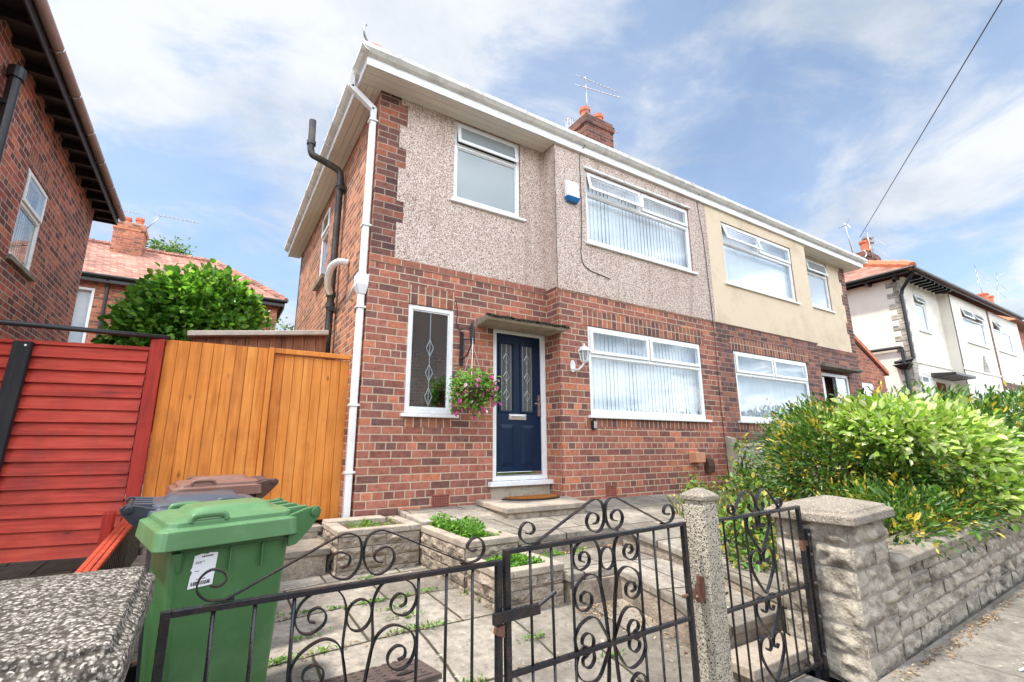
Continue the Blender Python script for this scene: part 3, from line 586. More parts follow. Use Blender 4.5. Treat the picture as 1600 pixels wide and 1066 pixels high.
# ------------------------------------------------------------------ the pair of semi-detached houses
YW, YB, ZT, ZF = 5.2, 4.92, 4.37, -1.5
BAND = 2.11
def gutter(parent, pts_map, a0, a1, mat, nm='gutter'):
    prof = [(.0,-.105),(-.045,-.088),(-.085,-.045),(-.088,.005),(-.078,.005),(-.076,-.04),(-.045,-.075),(-.004,-.09)]
    mb = MB(); mb.prism(prof, pts_map, a0, a1); g = mb.build(nm, mat, parent)
    n = max(2, int(abs(a1-a0)/.85))
    for i in range(n):
        a = a0+(a1-a0)*(i+.5)/n; bb = MB()
        bb.prism([(.0,-.115),(-.05,-.098),(-.095,-.05),(-.097,.008),(-.09,.008),(-.089,-.045),(-.046,-.088),(0,-.106)], pts_map, a-.014, a+.014); bb.build('gutter_bracket', mat, g)
    return g
def semi(name, label, flip, X0, X1, brick, upper, hcol):
    """left half X0..X1 with its bay at the party wall; flip mirrors it about the party line"""
    t = thing(name, label, 'house', ((X0+X1)/2, 8.2, ZF), group=None)
    fx = (lambda x: 2*X1-x) if flip else (lambda x: x)
    def MFf(Y): return lambda u, d, z: (fx(u), Y+d, z)
    MS = lambda u, d, z: (fx(X0+d), u, z)
    bx = 3.83
    # openings on the straight wall, on the bay
    lo = [(1.815,2.405,.38,1.665),(2.965,3.805,-.64,1.555)]; hi = [(2.345,3.395,3.17,4.365)] if not flip else [(2.25,3.25,3.13,4.33)]
    blo = (4.33,6.79,.42,1.668); bhi = (4.385,6.79,2.94,4.135)
    if flip: lo = [(1.95,3.45,-.64,1.62)]; blo = (4.38,6.85,.43,1.66); bhi = (4.42,6.83,2.93,4.16)
    mb = wall(MFf(YW), X0, bx, ZF, ZT, lo+hi, .11)
    mb.pbox(MFf(YB), bx, bx+.01, .0, YW-YB-.001, ZF, ZT) if False else None
    wall(MFf(YB), bx, X1, ZF, ZT, [blo, bhi], .11, mb)
    MBs = lambda u, d, z: (fx(bx+d), u, z)
    sheet(mb, MBs, [YB+.1105, YW-.0005], [ZF, ZT], lambda u, z: True, .11)
    mb.build('front_wall', brick, t)
    # flat sheets of render above the string course
    qx = [(ZT,4.28,X0+.27),(4.28,3.97,X0+.36),(3.97,3.66,X0+.265),(3.66,3.38,X0+.36),(3.38,2.93,X0+.27),(2.93,2.65,X0+.36),(2.65,BAND+.085,X0+.28)]
    ub = MB(); h = hi[0]
    zs = sorted({z for q in qx for z in q[:2]} | {h[2], h[3]}); us = sorted({q[2] for q in qx} | {bx-.012, h[0], h[1]})
    def ok(u, z):
        if h[0] < u < h[1] and h[2] < z < h[3]: return False
        for a, b, x in qx:
            if b < z <= a: return u > x
        return False
    sheet(ub, MFf(YW-.014), us, zs, ok, .013)
    sheet(ub, MFf(YB-.014), [bx-.014, X1, bhi[0], bhi[1]], [BAND+.02, ZT, bhi[2], bhi[3]], lambda u, z: not (bhi[0] < u < bhi[1] and bhi[2] < z < bhi[3]), .013)
    sheet(ub, lambda u, d, z: (fx(bx-.014+d), u, z), [YB-.0135, YW-.0145], [BAND+.05, ZT], lambda u, z: True, .013)
    ub.build('render_panel', upper, t)
    # corner bricks and brick-on-edge heads
    qb = MB(); qq = [a for a in qx]
    for a, b, x in qq: qb.pbox(MFf(YW-.002), X0-.002, x-.001, 0, .0015, b, a)
    qb.build('corner_bricks', M['quoin'], t)
    sb = MB()
    for (u0, u1, zz, Y) in ([(lo[0][0]-.0,lo[0][1]+.0,lo[0][3],YW)] if not flip else []) + [(blo[0]-.1,blo[1]+.1,blo[3],YB)]:
        sb = MB(); sb.pbox(MFf(Y-.004), u0, u1, 0, .0035, zz+.004, zz+.235); sb.build('window_head', M['soldier'], t)
        sb = MB(); sb.pbox(MFf(Y-.004), u0, u1, 0, .0035, blo[2]-.155 if Y == YB else lo[0][2]-.155, (blo[2] if Y == YB else lo[0][2])-.045); sb.build('tile_sill', M['soldier'], t)
    cb = MB(); cb.pbox(MFf(YW-.012), X0-.012, bx-.012, 0, .0115, BAND-.0, BAND+.0845); cb.pbox(MFf(YB-.012), bx-.013, X1-.001, 0, .0115, BAND-.0, BAND+.022)
    cb.build('string_course', M['soldier'] if False else brick, t)
    # side, back, party walls
    sm = M['brick_side'] if not flip else M['brick_bright']
    side_holes = [(8.05,8.75,2.85,4.15)] if not flip else []
    wall(MS, YW+.1105, 11.35, ZF, ZT, side_holes, .11).build('side_wall', sm, t)
    bw = MB(); bw.pbox(lambda u, d, z: (fx(u), d, z), X0, X1, 11.24, 11.35, ZF, ZT); bw.build('back_wall', sm, t)
    fl = MB(); fl.pbox(lambda u, d, z: (fx(u), d, z), X0+.12, X1, YW+.12, 11.2, BAND+.2, BAND+.3); fl.pbox(lambda u, d, z: (fx(u), d, z), X0+.12, X1, YW+.12, 11.2, ZF, -.5); fl.build('floor', M['room'], t)
    pw = MB(); pw.pbox(lambda u, d, z: (fx(u), d, z), X1-.05, X1, YB+.12, 11.2, ZF, ZT+.1); pw.build('party_wall', M['room'], t)
    # eaves
    xo = 1.06-1.33+X0
    fb = MB(); fb.pbox(MFf(4.86), xo, X1, 0, .018, ZT, ZT+.185); fb.pbox(lambda u, d, z: (fx(xo+d), u, z), 4.8785, 11.6, 0, .018, ZT, ZT+.185)
    for x in (2.33, 3.84, 5.3, 6.6): fb.pbox(MFf(4.857), x, x+.03, 0, .01, ZT-.004, ZT+.186)
    fb.build('fascia', M['upvc'], t, .003)
    so_ = MB()
    for y0, y1 in ((4.88,4.98),(4.985,5.085),(5.09,5.185)): so_.pbox(lambda u, d, z: (fx(u), d, z), xo+.02, bx-.02, y0, y1, ZT-.006, ZT+.012)
    so_.pbox(lambda u, d, z: (fx(u), d, z), bx-.02, X1, 4.88, 4.905, ZT-.006, ZT+.012)
    for x0, x1 in ((xo+.02, xo+.1), (xo+.104, xo+.19), (xo+.194, X0-.002)): so_.pbox(lambda u, d, z: (fx(u), d, z), x0, x1, 5.19, 11.55, ZT-.006, ZT+.012)
    so_.build('soffit', M['soffit'], t, .002)
    cover = MB(); cover.pbox(lambda u, d, z: (fx(u), d, z), xo+.02, X1, 4.89, 11.5, ZT+.02, ZT+.04); cover.build('ceiling', M['room'], t)
    gutter(t, lambda a, p, q: (fx(a), 4.858+p, ZT+.215+q), xo-.09, X1, M['upvc_old'])
    gutter(t, lambda a, p, q: (fx(xo+.002+p), a, ZT+.215+q), 4.772, 11.6, M['upvc_old'])
    # hipped roof
    ex, ey0, ey1, ez = xo-.04, 4.81, 11.62, ZT+.225; rx, ry, rz = X0+3.4, 8.2, ez+2.35
    A, B, C, D = (ex,ey0,ez), (X1,ey0,ez), (X1,ey1,ez), (ex,ey1,ez); P, Q = (rx,ry,rz), (X1,ry,rz)
    g = lambda p: (fx(p[0]), p[1], p[2])
    rb = MB(); dn = lambda p: (p[0], p[1], p[2]-.05)
    for poly in ((A,B,Q,P), (D,A,P), (C,D,P,Q)):
        rb.loft([[dn(g(p)) for p in poly], [g(p) for p in poly]])
    ro = rb.build('roof', M['tile'], t)
    hb = MB()
    for s_, e_ in ((A, P), (D, P), (P, Q)):
        s_, e_ = Vector(g(s_)), Vector(g(e_)); n = int((e_-s_).length/.33)
        for i in range(0 if s_.z > rz-.1 else 1, n):
            a = s_.lerp(e_, (i-.55 if s_.z < rz-.1 else i)/n); b_ = s_.lerp(e_, (i+(.51 if s_.z < rz-.1 else 1.06))/n); hb.tube([a+Vector((0,0,-.05)), b_+Vector((0,0,-.03))], [.095,.105], 10)
    hb.build('ridge_tile', M['copper_tile'], ro, smooth=True)
    hi_ = MB(); c0 = Vector(g(A)); ax = Vector((-.7 if not flip else .7, -.7, 0))
    hi_.tube([c0-ax*.2+Vector((0,0,.06)), c0-ax*.03+Vector((0,0,.05)), c0+ax*.03+Vector((0,0,.07)), c0+ax*.06+Vector((0,0,.13)), c0+ax*.05+Vector((0,0,.2)), c0+ax*.02+Vector((0,0,.23))], .014, 6)
    hi_.build('hip_iron', M['steel'], ro, smooth=True)
    # windows
    window(t, MFf(YB), blo[0], blo[1], blo[2], blo[3], 'double', 1.255, (), 'closed' if not flip else 'ajar')
    window(t, MFf(YB), bhi[0], bhi[1], bhi[2], bhi[3], 'double', 3.765, (13, 0) if not flip else (0, 16), 'closed', hz=not flip)
    if not flip:
        window(t, MFf(YW), h[0], h[1], h[2], h[3], 'one', 4.005, (7,), None, gl=M['glass_obsc'], hz=True)
        w = window(t, MFf(YW), *lo[0], 'single', blind=None, gl=M['glass_lead'])
        lb = MB(); lu = 2.11
        lb.pbox(MFf(YW), lu-.004, lu+.004, .030, .0385, .44, 1.61)
        for zc in (1.16, .86, .58):
            q = [(lu,zc-.10),(lu+.045,zc),(lu,zc+.10),(lu-.045,zc)]
            for a, b in zip(q, q[1:]+q[:1]): lb.tube([MFf(YW)(a[0],.032,a[1]), MFf(YW)(b[0],.032,b[1])], .006, 6)
        lb.build('diamond_leading', M['lead'], w)
        window(t, MS, 8.05, 8.75, 2.85, 4.15, 'one', None, (), None, sill=False)
        sl = MB(); sl.pbox(MS, 8.0, 8.8, -.07, .02, 2.76, 2.845); sl.build('side_sill', M['concrete_dark'], t, .006)
    else:
        window(t, MFf(YW), h[0], h[1], h[2], h[3], 'one', 3.98, (9,), 'closed', gl=M['glass_obsc'])
    return t, fx, MFf, MS
H1, fx1, MF1, MS1 = semi('brick_house', 'brick and pebbledash semi-detached house with navy front door', False, 1.33, 7.28, M['brick'], M['dash'], None)
H2, fx2, MF2, MS2 = semi('rendered_house', 'adjoining semi-detached house with smooth beige rendered upper floor', True, 1.33, 7.28, M['brick_nb'], M['render_beige'], None)

# chimney on the party wall
def chimney(parent, x0, x1, y0, y1, z0, z1, mat, pots, potm=None):
    mb = MB(); mb.box(x0,x1,y0,y1,z0,z1-.26); mb.box(x0-.03,x1+.03,y0-.03,y1+.03,z1-.26,z1-.09); mb.box(x0,x1,y0,y1,z1-.09,z1)
    c = mb.build('chimney', mat, parent)
    fb = MB(); fb.hexa([(x0+.01,y0+.01,z1),(x1-.01,y0+.01,z1),(x1-.01,y1-.01,z1),(x0+.01,y1-.01,z1)], [(x0+.12,y0+.12,z1+.07),(x1-.12,y0+.12,z1+.07),(x1-.12,y1-.12,z1+.07),(x0+.12,y1-.12,z1+.07)])
    fb.build('flaunching', M['concrete_dark'], c)
    for (x, y, h, r) in pots:
        pb = MB(); rs = [(0,r*.95),(.06,r*.95),(.1,r*.86),(h-.1,r*.9),(h-.09,r*1.08),(h,r*1.1),(h,r*.85),(h-.15,r*.8)]
        pb.loft([[(x+rr*math.cos(a), y+rr*math.sin(a), z1+.03+z) for a in (i*math.pi/9 for i in range(18))] for z, rr in rs], True, False)
        pb.build('chimney_pot', potm or M['terracotta'], c)
    return c
c = chimney(H1, 6.93, 7.82, 7.62, 8.7, 5.4, 8.02, M['chimney'], [(7.12,7.86,.30,.125),(7.56,7.86,.28,.125)])
cb = MB()
for k in range(9):
    a = k*math.pi*2/9; cb.tube([(7.08+.1*math.cos(a), 8.42+.1*math.sin(a), 8.05), (7.08+.1*math.cos(a), 8.42+.1*math.sin(a), 8.36)], .012, 5)
cb.tube([(7.08+.1*math.cos(a), 8.42+.1*math.sin(a), 8.36) for a in (i*math.pi/8 for i in range(17))], .012, 5)
cb.build('cowl', M['steel'], c)
def yagi(mb, o, d, n, l, el, r=.011, upv=None):
    o, d = Vector(o), Vector(d).normalized(); upv = Vector(upv or (0, 0, 1)); mb.tube([o-d*.1, o+d*l], r, 6)
    for i in range(n):
        p = o+d*l*(i+.5)/n; mb.tube([p-upv*el/2, p+upv*el/2], r*.6, 5)
def aerial(label, base, top, arms, group='television aerials'):
    t = thing('television_aerial', label, 'aerial', base, group=group)
    mb = MB(); mb.tube([base, top], .018, 8); mb.build('mast', M['steel'], t, smooth=True)
    for o, d, n, l, el, upv in arms:
        mb = MB(); yagi(mb, o, d, n, l, el, .013, upv)
        q = Vector(o)-Vector(d).normalized()*.1
        for s_ in (-1, 1): mb.tube([q+Vector(upv)*.02*s_, q+Vector(upv)*.2*s_-Vector(d).normalized()*.12], .008, 5)
        mb.build('antenna', M['steel'], t)
aerial('grey aerial with two arms on the near brick chimney', (6.98,7.62,7.9), (6.95,7.6,9.02), [((6.95,7.6,8.98),(1,-.1,-.02),9,1.0,.15,(.1,.6,.6)),((6.95,7.6,8.72),(1,-.25,-.05),9,1.0,.15,(.1,.6,.6))])
aerial('short grey aerial at the far side of the near chimney', (7.85,7.9,7.8), (7.87,7.9,8.28), [((7.9,7.9,8.24),(1,.2,0),4,.5,.2,(.1,.6,.6))])
# ------------------------------------------------------------------ front door of the brick house
MF = MF1(YW)
fb = MB(); x0, x1, zt, zb = 2.967, 3.803, 1.553, -.405
fb.pbox(MF, x0, x0+.062, .02, .09, zb, zt); fb.pbox(MF, x1-.075, x1, .02, .09, zb, zt); fb.pbox(MF, x0+.062, x1-.075, .02, .09, zt-.085, zt); fb.pbox(MF, x0+.062, x1-.075, .02, .09, zb, zb+.055)
df = fb.build('door_frame', M['upvc'], H1, .006)
sb = MB(); sb.pbox(MF, 2.90, 3.86, -.07, .09, -.465, -.408); sb.build('threshold', M['upvc'], df, .006)
pb = MB(); pb.pbox(MF, 2.94, 3.82, -.02, .1, -.9, -.467); pb.build('door_plinth', M['concrete'], H1, .008)
lx0, lx1, lz0, lz1 = x0+.066, x1-.079, zb+.06, zt-.089
db = MB(); g1 = (3.10, 3.285); g2 = (3.425, 3.61); gz = (.46, 1.335)
wall(lambda u, d, z: MF(u, d+.04, z), lx0, lx1, lz0, lz1, [(*g1, *gz), (*g2, *gz)], .045, db)
for a, b in (g1, g2):                     # mouldings and the two lower panels
    for q in ((a-.028,a-.002,gz[0]-.028,gz[1]+.028),(b+.002,b+.028,gz[0]-.028,gz[1]+.028),(a-.002,b+.002,gz[0]-.028,gz[0]-.002),(a-.002,b+.002,gz[1]+.002,gz[1]+.028)): db.pbox(MF, q[0], q[1], .026, .0398, q[2], q[3])
    z0, z1 = -.235, .285; P = lambda u, z, d: MF(u, d, z)
    db.hexa([P(a-.01,z0,.0398),P(b+.01,z0,.0398),P(b+.01,z1,.0398),P(a-.01,z1,.0398)], [P(a+.03,z0+.045,.022),P(b-.03,z0+.045,.022),P(b-.03,z1-.045,.022),P(a+.03,z1-.045,.022)])
door = db.build('door', M['navy'], H1, .003)
gb = MB(); lb = MB()
for a, b in (g1, g2):
    gb.pbox(MF, a, b, .055, .061, *gz); u = (a+b)/2
    lb.pbox(MF, u-.003, u+.003, .049, .0545, *gz); lb.pbox(MF, a+.02, a+.024, .049, .0545, *gz); lb.pbox(MF, b-.024, b-.02, .049, .0545, *gz)
    for zc in (1.14, .9, .66):
        q = [(u,zc-.075),(u+.045,zc),(u,zc+.075),(u-.045,zc)]
        for c, e in zip(q, q[1:]+q[:1]): lb.tube([MF(c[0],.051,c[1]), MF(e[0],.051,e[1])], .005, 5)
gb.build('door_glass', M['glass_door'], door); lb.build('door_leading', M['steel'], door)
mb = MB(); mb.pbox(MF, 3.215, 3.485, .026, .0395, .345, .415); mb.pbox(MF, 3.24, 3.46, .018, .0258, .36, .40); mb.build('letterbox', M['chrome'], door, .004)
mb = MB(); mb.pbox(MF, 3.672, 3.702, .024, .0395, .40, .68); mb.tube([MF(3.687,.03,.56), MF(3.687,-.015,.56), MF(3.60,-.02,.56)], .009, 8); mb.build('door_handle', M['chrome'], door, .002)
mb = MB(); mb.pbox(MF, lx0+.01, lx1-.01, .02, .0395, lz0+.004, lz0+.045); mb.build('weather_bar', M['chrome'], door, .004)
mb = MB(); mb.pbox(MF, x0-.1, x1+.1, .55, .56, zb-.2, zt+.1); mb.build('hall_backing', M['room'], df)
# canopy
cb = MB(); cb.hexa([(2.66,4.80,1.50),(3.86,4.80,1.50),(3.84,5.195,1.50),(2.72,5.195,1.50)], [(2.63,4.77,1.545),(3.89,4.77,1.545),(3.84,5.195,1.60),(2.70,5.195,1.60)])
ca = cb.build('door_canopy', M['concrete'], H1, .01)
P = np.stack([rng.uniform(2.64,3.88,2600), 4.762+np.abs(rng.normal(0,.03,2600)), np.zeros(2600)], 1); P[:, 2] = 1.541+(P[:, 1]-4.77)*.13+.02*rng.random(2600)*np.array([max(0,.4+noise.noise(Vector((q*7,0,3)))) for q in P[:, 0]])
leaves_mesh('moss', P, unit(2600)+np.array([0,-.4,.0]), unit(2600)+np.array([0,-.5,.6]), np.full(2600,.02), np.full(2600,.02), leaf_mat('moss', [(.05,.055,.03),(.09,.09,.05),(.12,.11,.08),(.03,.03,.02)], .9, 0), ca)
# doorstep and mat
o = slab('doorstep', [(2.60,4.27),(3.66,4.27),(3.9,4.9),(3.86,5.17),(2.72,5.17)], [-.60]*5, -.9, M['concrete'])
tag(o, 'wide concrete doorstep below the navy front door', 'doorstep')
t = thing('doormat', 'half round coir doormat with black rubber edge on the doorstep', 'doormat', (3.36,4.92,-.598))
half = lambda r, z: [(3.36+r*math.cos(a)*1.0, 4.98-r*.72*math.sin(a), z) for a in (i*math.pi/20 for i in range(21))]
mb = MB(); mb.loft([half(.40,-.598), half(.40,-.586), half(.375,-.582)]); mb.build('rubber_edge', M['blackplastic'], t)
mb = MB(); mb.loft([half(.365,-.5815), half(.36,-.568)]); mb.build('coir_pile', M['mat'], t)
# pipes and vents
def rectpipe(mb, pts, w, dpt):
    for a, b in zip(pts, pts[1:]):
        a, b = Vector(a), Vector(b); d = (b-a).normalized(); s = Vector((0,1,0)) if abs(d.y) < .9 else Vector((1,0,0)); n = d.cross(s).normalized()
        mb.loft([[p+s*i*w/2+n*j*dpt/2 for i, j in ((-1,-1),(1,-1),(1,1),(-1,1))] for p in (a-d*.01, b+d*.01)])
dp = MB(); rectpipe(dp, [(.985,5.27,4.50),(.985,5.27,4.32),(1.272,5.27,4.12),(1.272,5.27,-.70)], .07, .07)
d_ = dp.build('downpipe', M['upvc'], H1, .006)
hb = MB(); hb.hexa([(1.235,5.225,1.70),(1.315,5.225,1.70),(1.315,5.315,1.70),(1.235,5.315,1.70)], [(1.20,5.19,1.80),(1.328,5.19,1.80),(1.328,5.35,1.80),(1.20,5.35,1.80)]); hb.box(1.20,1.328,5.19,5.35,1.80,1.93)
hb.build('hopper', M['upvc'], d_, .006)
for z in (3.95, 2.55, 1.55, .45, -.25): cb = MB(); cb.box(1.22,1.329,5.22,5.32,z-.012,z+.012); cb.build('pipe_clip', M['upvc'], d_, .003)
sp_ = MB(); xs = 1.245
sp_.tube([(xs,6.9,-1.0),(xs,6.9,3.95)]+cr([(xs,6.9,3.98),(xs-.02,6.9,4.1),(xs-.1,6.9,4.16),(.9,6.9,4.24),(.82,6.9,4.27),(.79,6.9,4.36),(.79,6.9,4.5)],5)+[(.78,6.9,4.83)], .05, 14)
for z in (3.86, 1.95, 2.12): sp_.tube([(xs,6.9,z),(xs,6.9,z+.07)], .066, 14)
sp_.tube([(.79,6.9,4.42),(.79,6.9,4.48)], .064, 14)
for z in (3.8, 1.9): sp_.box(xs-.03,1.329,6.82,6.98,z,z+.05)
spo = sp_.build('soil_pipe', M['blackpipe'], H1, smooth=False)
wp = MB(); wp.tube(cr([(1.32,6.28,2.44),(1.2,6.3,2.44),(1.13,6.42,2.38),(1.15,6.7,2.25),(xs-.02,6.87,2.16)],6), .045, 12); wp.build('waste_pipe', M['upvc'], H1, smooth=True)
wp = MB(); wp.tube([(1.24,5.33,1.9),(1.24,5.72,1.78),(1.3,5.8,1.78)], .02, 8); wp.build('overflow_pipe', M['upvc'], H1, smooth=True)
for (a, b, z0, z1, Y) in ((2.18,2.395,-.665,-.52,YW),(4.53,4.73,-.65,-.505,YB)):
    vb = MB(); m = FY(Y-.004)
    us = [a]; zs = [z0]; n = 7; k = 5
    for i in range(n): us += [a+.012+(b-a-.012)*i/n, a+.012+(b-a-.012)*i/n+(b-a-.012)/n-.012]
    for i in range(k): zs += [z0+.012+(z1-z0-.012)*i/k, z0+.012+(z1-z0-.012)*i/k+(z1-z0-.012)/k-.012]
    us.append(b); zs.append(z1); us_, zs_ = sorted(set(round(q,4) for q in us)), sorted(set(round(q,4) for q in zs))
    sheet(vb, m, us_, zs_, lambda u, z: not (any(p < u < q for p, q in zip(us[1:-1:2], us[2:-1:2])) and any(p < z < q for p, q in zip(zs[1:-1:2], zs[2:-1:2]))), .003)
    v = vb.build('air_brick', M['air_brick'], H1)
    bb = MB(); bb.pbox(m, a+.005, b-.005, .0031, .0036, z0+.005, z1-.005); bb.build('vent_hole', M['blackplastic'], v)
# things fixed to the front
def wire(name, label, pts, r=.006, m=None, cat='cable', group=None):
    mb = MB(); mb.tube(cr(pts, 6), r, 6); o = mb.build(name, m or M['blackplastic'], smooth=True); return tag(o, label, cat, group)
yb = YB-.022
wire('wall_cable', 'thin black cable looping below the alarm box beside the upper bay window', [(4.55,4.76,4.62),(4.42,4.80,4.56),(4.33,4.85,4.45),(4.29,yb,4.3),(4.29,yb,3.6),(4.27,yb,3.0),(4.25,yb,2.7),(4.35,yb,2.52),(4.8,yb,2.44)])
wire('wall_cable', 'thin black cable running down the party line between the two houses', [(7.15,4.76,4.62),(7.08,4.83,4.5),(7.06,yb,4.35),(7.14,yb,3.6),(7.17,yb,2.6),(7.18,yb,2.05),(7.18,yb+.01,1.0),(7.2,yb+.01,-.5)])
wire('wall_cable', 'short black cable drooping over the small leaded window', [(2.42,5.178,1.78),(2.44,5.18,1.62),(2.43,5.18,1.5),(2.47,5.18,1.42),(2.52,5.18,1.45)])
t = thing('alarm_box', 'white burglar alarm box with blue base between the upper windows', 'alarm box', (4.09,4.9,3.6))
mb = MB(); mb.hexa([(3.985,4.83,3.55),(4.205,4.83,3.55),(4.215,4.905,3.55),(3.975,4.905,3.55)], [(3.985,4.845,3.80),(4.205,4.845,3.80),(4.215,4.905,3.81),(3.975,4.905,3.81)]); mb.build('case', M['upvc'], t, .012)
mb = MB(); mb.hexa([(4.01,4.85,3.478),(4.18,4.85,3.478),(4.19,4.905,3.478),(4.0,4.905,3.478)], [(3.975,4.815,3.548),(4.215,4.815,3.548),(4.22,4.905,3.548),(3.97,4.905,3.548)]); mb.build('blue_base', M['alarm_blue'], t, .008)
t = thing('wall_lantern', 'white wall lantern between the front door and the lower bay window', 'lantern', (4.08,4.92,1.1))
lx, ly = 4.10, 4.74
mb = MB(); pl = [(4.03+ .04*math.cos(a), 1.06+.085*math.sin(a)) for a in (i*math.pi/8 for i in range(16))]
mb.loft([[(x,4.918,z) for x,z in pl], [(x,4.895,z) for x,z in pl]]); mb.tube(cr([(4.03,4.90,1.03),(4.04,4.82,1.0),(lx-.02,ly+.03,1.05),(lx,ly,1.1)],6), .014, 8); mb.build('bracket', M['upvc'], t, .003)
def ngon(r, z, n=6): return [(lx+r*math.cos(math.pi/6+i*2*math.pi/n), ly+r*math.sin(math.pi/6+i*2*math.pi/n), z) for i in range(n)]
mb = MB()
for i in range(6): mb.tube([ngon(.045,1.11)[i], ngon(.075,1.245)[i]], .006, 5)
mb.loft([ngon(.03,1.09), ngon(.05,1.112)]); mb.loft([ngon(.088,1.243), ngon(.088,1.255), ngon(.05,1.30), ngon(.02,1.315)]); mb.loft([ngon(.012,1.315), ngon(.012,1.34), ngon(.003,1.355)]); mb.build('lantern_frame', M['upvc'], t)
mb = MB(); mb.loft([ngon(.042,1.113), ngon(.071,1.242)]); mb.build('lantern_glass', M['glass_obsc'], t)
t = thing('key_safe', 'small grey key safe under the left end of the lower bay window', 'key safe', (4.35,4.9,.28))
mb = MB(); mb.box(4.315,4.39,4.87,4.917,.225,.345); mb.build('case', M['blackplastic'], t, .01)
mb = MB(); mb.box(4.327,4.378,4.862,4.8695,.24,.33); mb.build('cover', M['steel'], t, .004)
for x0, x1, z0, z1, lab, mm in ((6.28,6.50,-.24,-.09,'square terracotta flue terminal on the wall below the lower bay window','flue'),(6.62,6.78,-.40,-.17,'brown curved vent hood low on the wall near the fence post','brownp')):
    t = thing('wall_vent', lab, 'vent', (x0,4.9,z0)); mb = MB()
    if mm == 'flue': mb.box(x0,x1,4.79,4.917,z0,z1); mb.box(x0-.012,x1+.012,4.90,4.9175,z0-.012,z1+.012)
    else:
        pr = [(4.917,z0),(4.85,z0),(4.83,z0+.1),(4.85,z1-.03),(4.917,z1)]; mb.loft([[(x,p,q) for p,q in pr] for x in (x0,x1)])
    mb.build('hood', M[mm], t, .01)
# hanging basket
t = thing('basket_bracket', 'ornate black iron hanging bracket on the wall right of the leaded window', 'bracket', (2.5,5.18,1.2))
mb = MB(); mb.box(2.485,2.53,5.17,5.197,.98,1.40); mb.build('back_plate', M['iron'], t, .004)
mb = MB(); mb.tube([(2.505,5.17,1.30),(2.53,4.93,1.26)], .008, 6); mb.tube(cr([(2.505,5.17,1.05),(2.51,5.05,1.08),(2.52,4.97,1.18),(2.53,4.93,1.26)],5), .008, 6)
for k in range(3): mb.tube([(2.51,5.12-.05*k,1.12+.03*k), (2.51,5.12-.05*k,1.30)], .006, 5)
mb.build('arm', M['iron'], t)
mb = MB(); mb.loft([[(2.53,4.93-.03+y, 1.2+z) for y, z in q] for q in (((.0,0),(.10,.02),(.13,.22),(.05,.30),(.0,.18)),)]+[[(2.545,4.93-.03+y, 1.2+z) for y, z in ((.0,0),(.10,.02),(.13,.22),(.05,.30),(.0,.18))]]); mb.build('bird_ornament', M['iron'], t)
t = thing('hanging_basket', 'hanging basket of pink and white fuchsia beside the front door', 'hanging basket', (2.53,4.93,.62))
mb = MB(); bc = (2.53,4.93)
ring = lambda r, z: [(bc[0]+r*math.cos(a), bc[1]+r*math.sin(a), z) for a in (i*math.pi/8 for i in range(16))]
mb.loft([ring(.05,.50), ring(.12,.54), ring(.17,.64), ring(.18,.70)]); mb.build('basket', M['brownp'], t, smooth=True)
mb = MB()
for k in range(3):
    a = k*2.094; mb.tube([(bc[0]+.17*math.cos(a), bc[1]+.17*math.sin(a), .70), (bc[0], bc[1], 1.20)], .0035, 5)
mb.tube([(bc[0],bc[1],1.19),(bc[0],bc[1],1.27)], .006, 5); mb.build('hanger', M['steel'], t)
bl = [(2.53,4.90,.74,.25,.2,.11),(2.40,4.90,.66,.13,.16,.12),(2.68,4.90,.64,.14,.16,.13),(2.53,4.86,.58,.12,.12,.14),(2.56,4.86,.45,.06,.06,.09),(2.30,4.9,.54,.04,.05,.13),(2.80,4.9,.58,.04,.05,.12)]
crown('fuchsia_foliage', LM['plant'], bl, 1250, .052, .55, t, .8, .5, 4)
ff = crown('fuchsia_flower', LM['pink'], [(b[0],b[1]-.03,b[2]-.03,b[3]*1.02,b[4]*1.1,b[5]*1.05) for b in bl], 240, .045, .6, t, .2, -.2, 5, droop=1.2); ff['kind'] = 'stuff'

# ------------------------------------------------------------------ porch, extension and drive fence of the rendered house
MR = lambda u, d, z: (2*7.28-u, YW+d, z)
pb = MB()
pb.pbox(MR, 1.95, 1.96, 0, .4, ZF, 1.62); pb.pbox(MR, 3.44, 3.45, 0, .4, ZF, 1.62); pb.pbox(MR, 1.96, 3.44, .39, .4, ZF, 1.62); pb.pbox(MR, 1.96, 3.44, 0, .39, 1.61, 1.62)
po = pb.build('porch_recess', M['brick_nb'], H2)
mb = MB(); mb.pbox(MR, 3.36, 3.437, .02, .09, -.6, 1.605); mb.pbox(MR, 1.965, 2.04, .02, .09, -.6, 1.605); mb.pbox(MR, 2.045, 3.355, .02, .09, 1.53, 1.605); mb.build('porch_frame', M['upvc'], H2, .006)
mb = MB(); mb.pbox(MR, 2.5, 2.56, .02, .09, -.6, 1.525); mb.pbox(MR, 2.06, 2.49, .04, .046, -.5, 1.52); mb.build('porch_side_light', M['glass_obsc'], H2)
mb = MB(); mb.pbox(MR, 2.95, 3.35, .08, .13, -.6, 1.52); mb.build('porch_door', M['upvc'], H2, .006)
cb = MB(); cb.hexa([(2*7.28-3.6,4.93,1.66),(2*7.28-1.85,4.93,1.66),(2*7.28-1.85,5.185,1.66),(2*7.28-3.6,5.185,1.66)], [(2*7.28-3.62,4.91,1.71),(2*7.28-1.83,4.91,1.71),(2*7.28-1.83,5.185,1.74),(2*7.28-3.6,5.185,1.74)]); cb.build('porch_canopy', M['concrete_dark'], H2, .008)
ex = MB(); x0, x1, y = 13.24, 15.75, 5.62
pts = [(x0,ZF),(x1,ZF),(x1,1.95),(x0,3.15)]
ew = [(13.95,14.95,.3,1.62)]
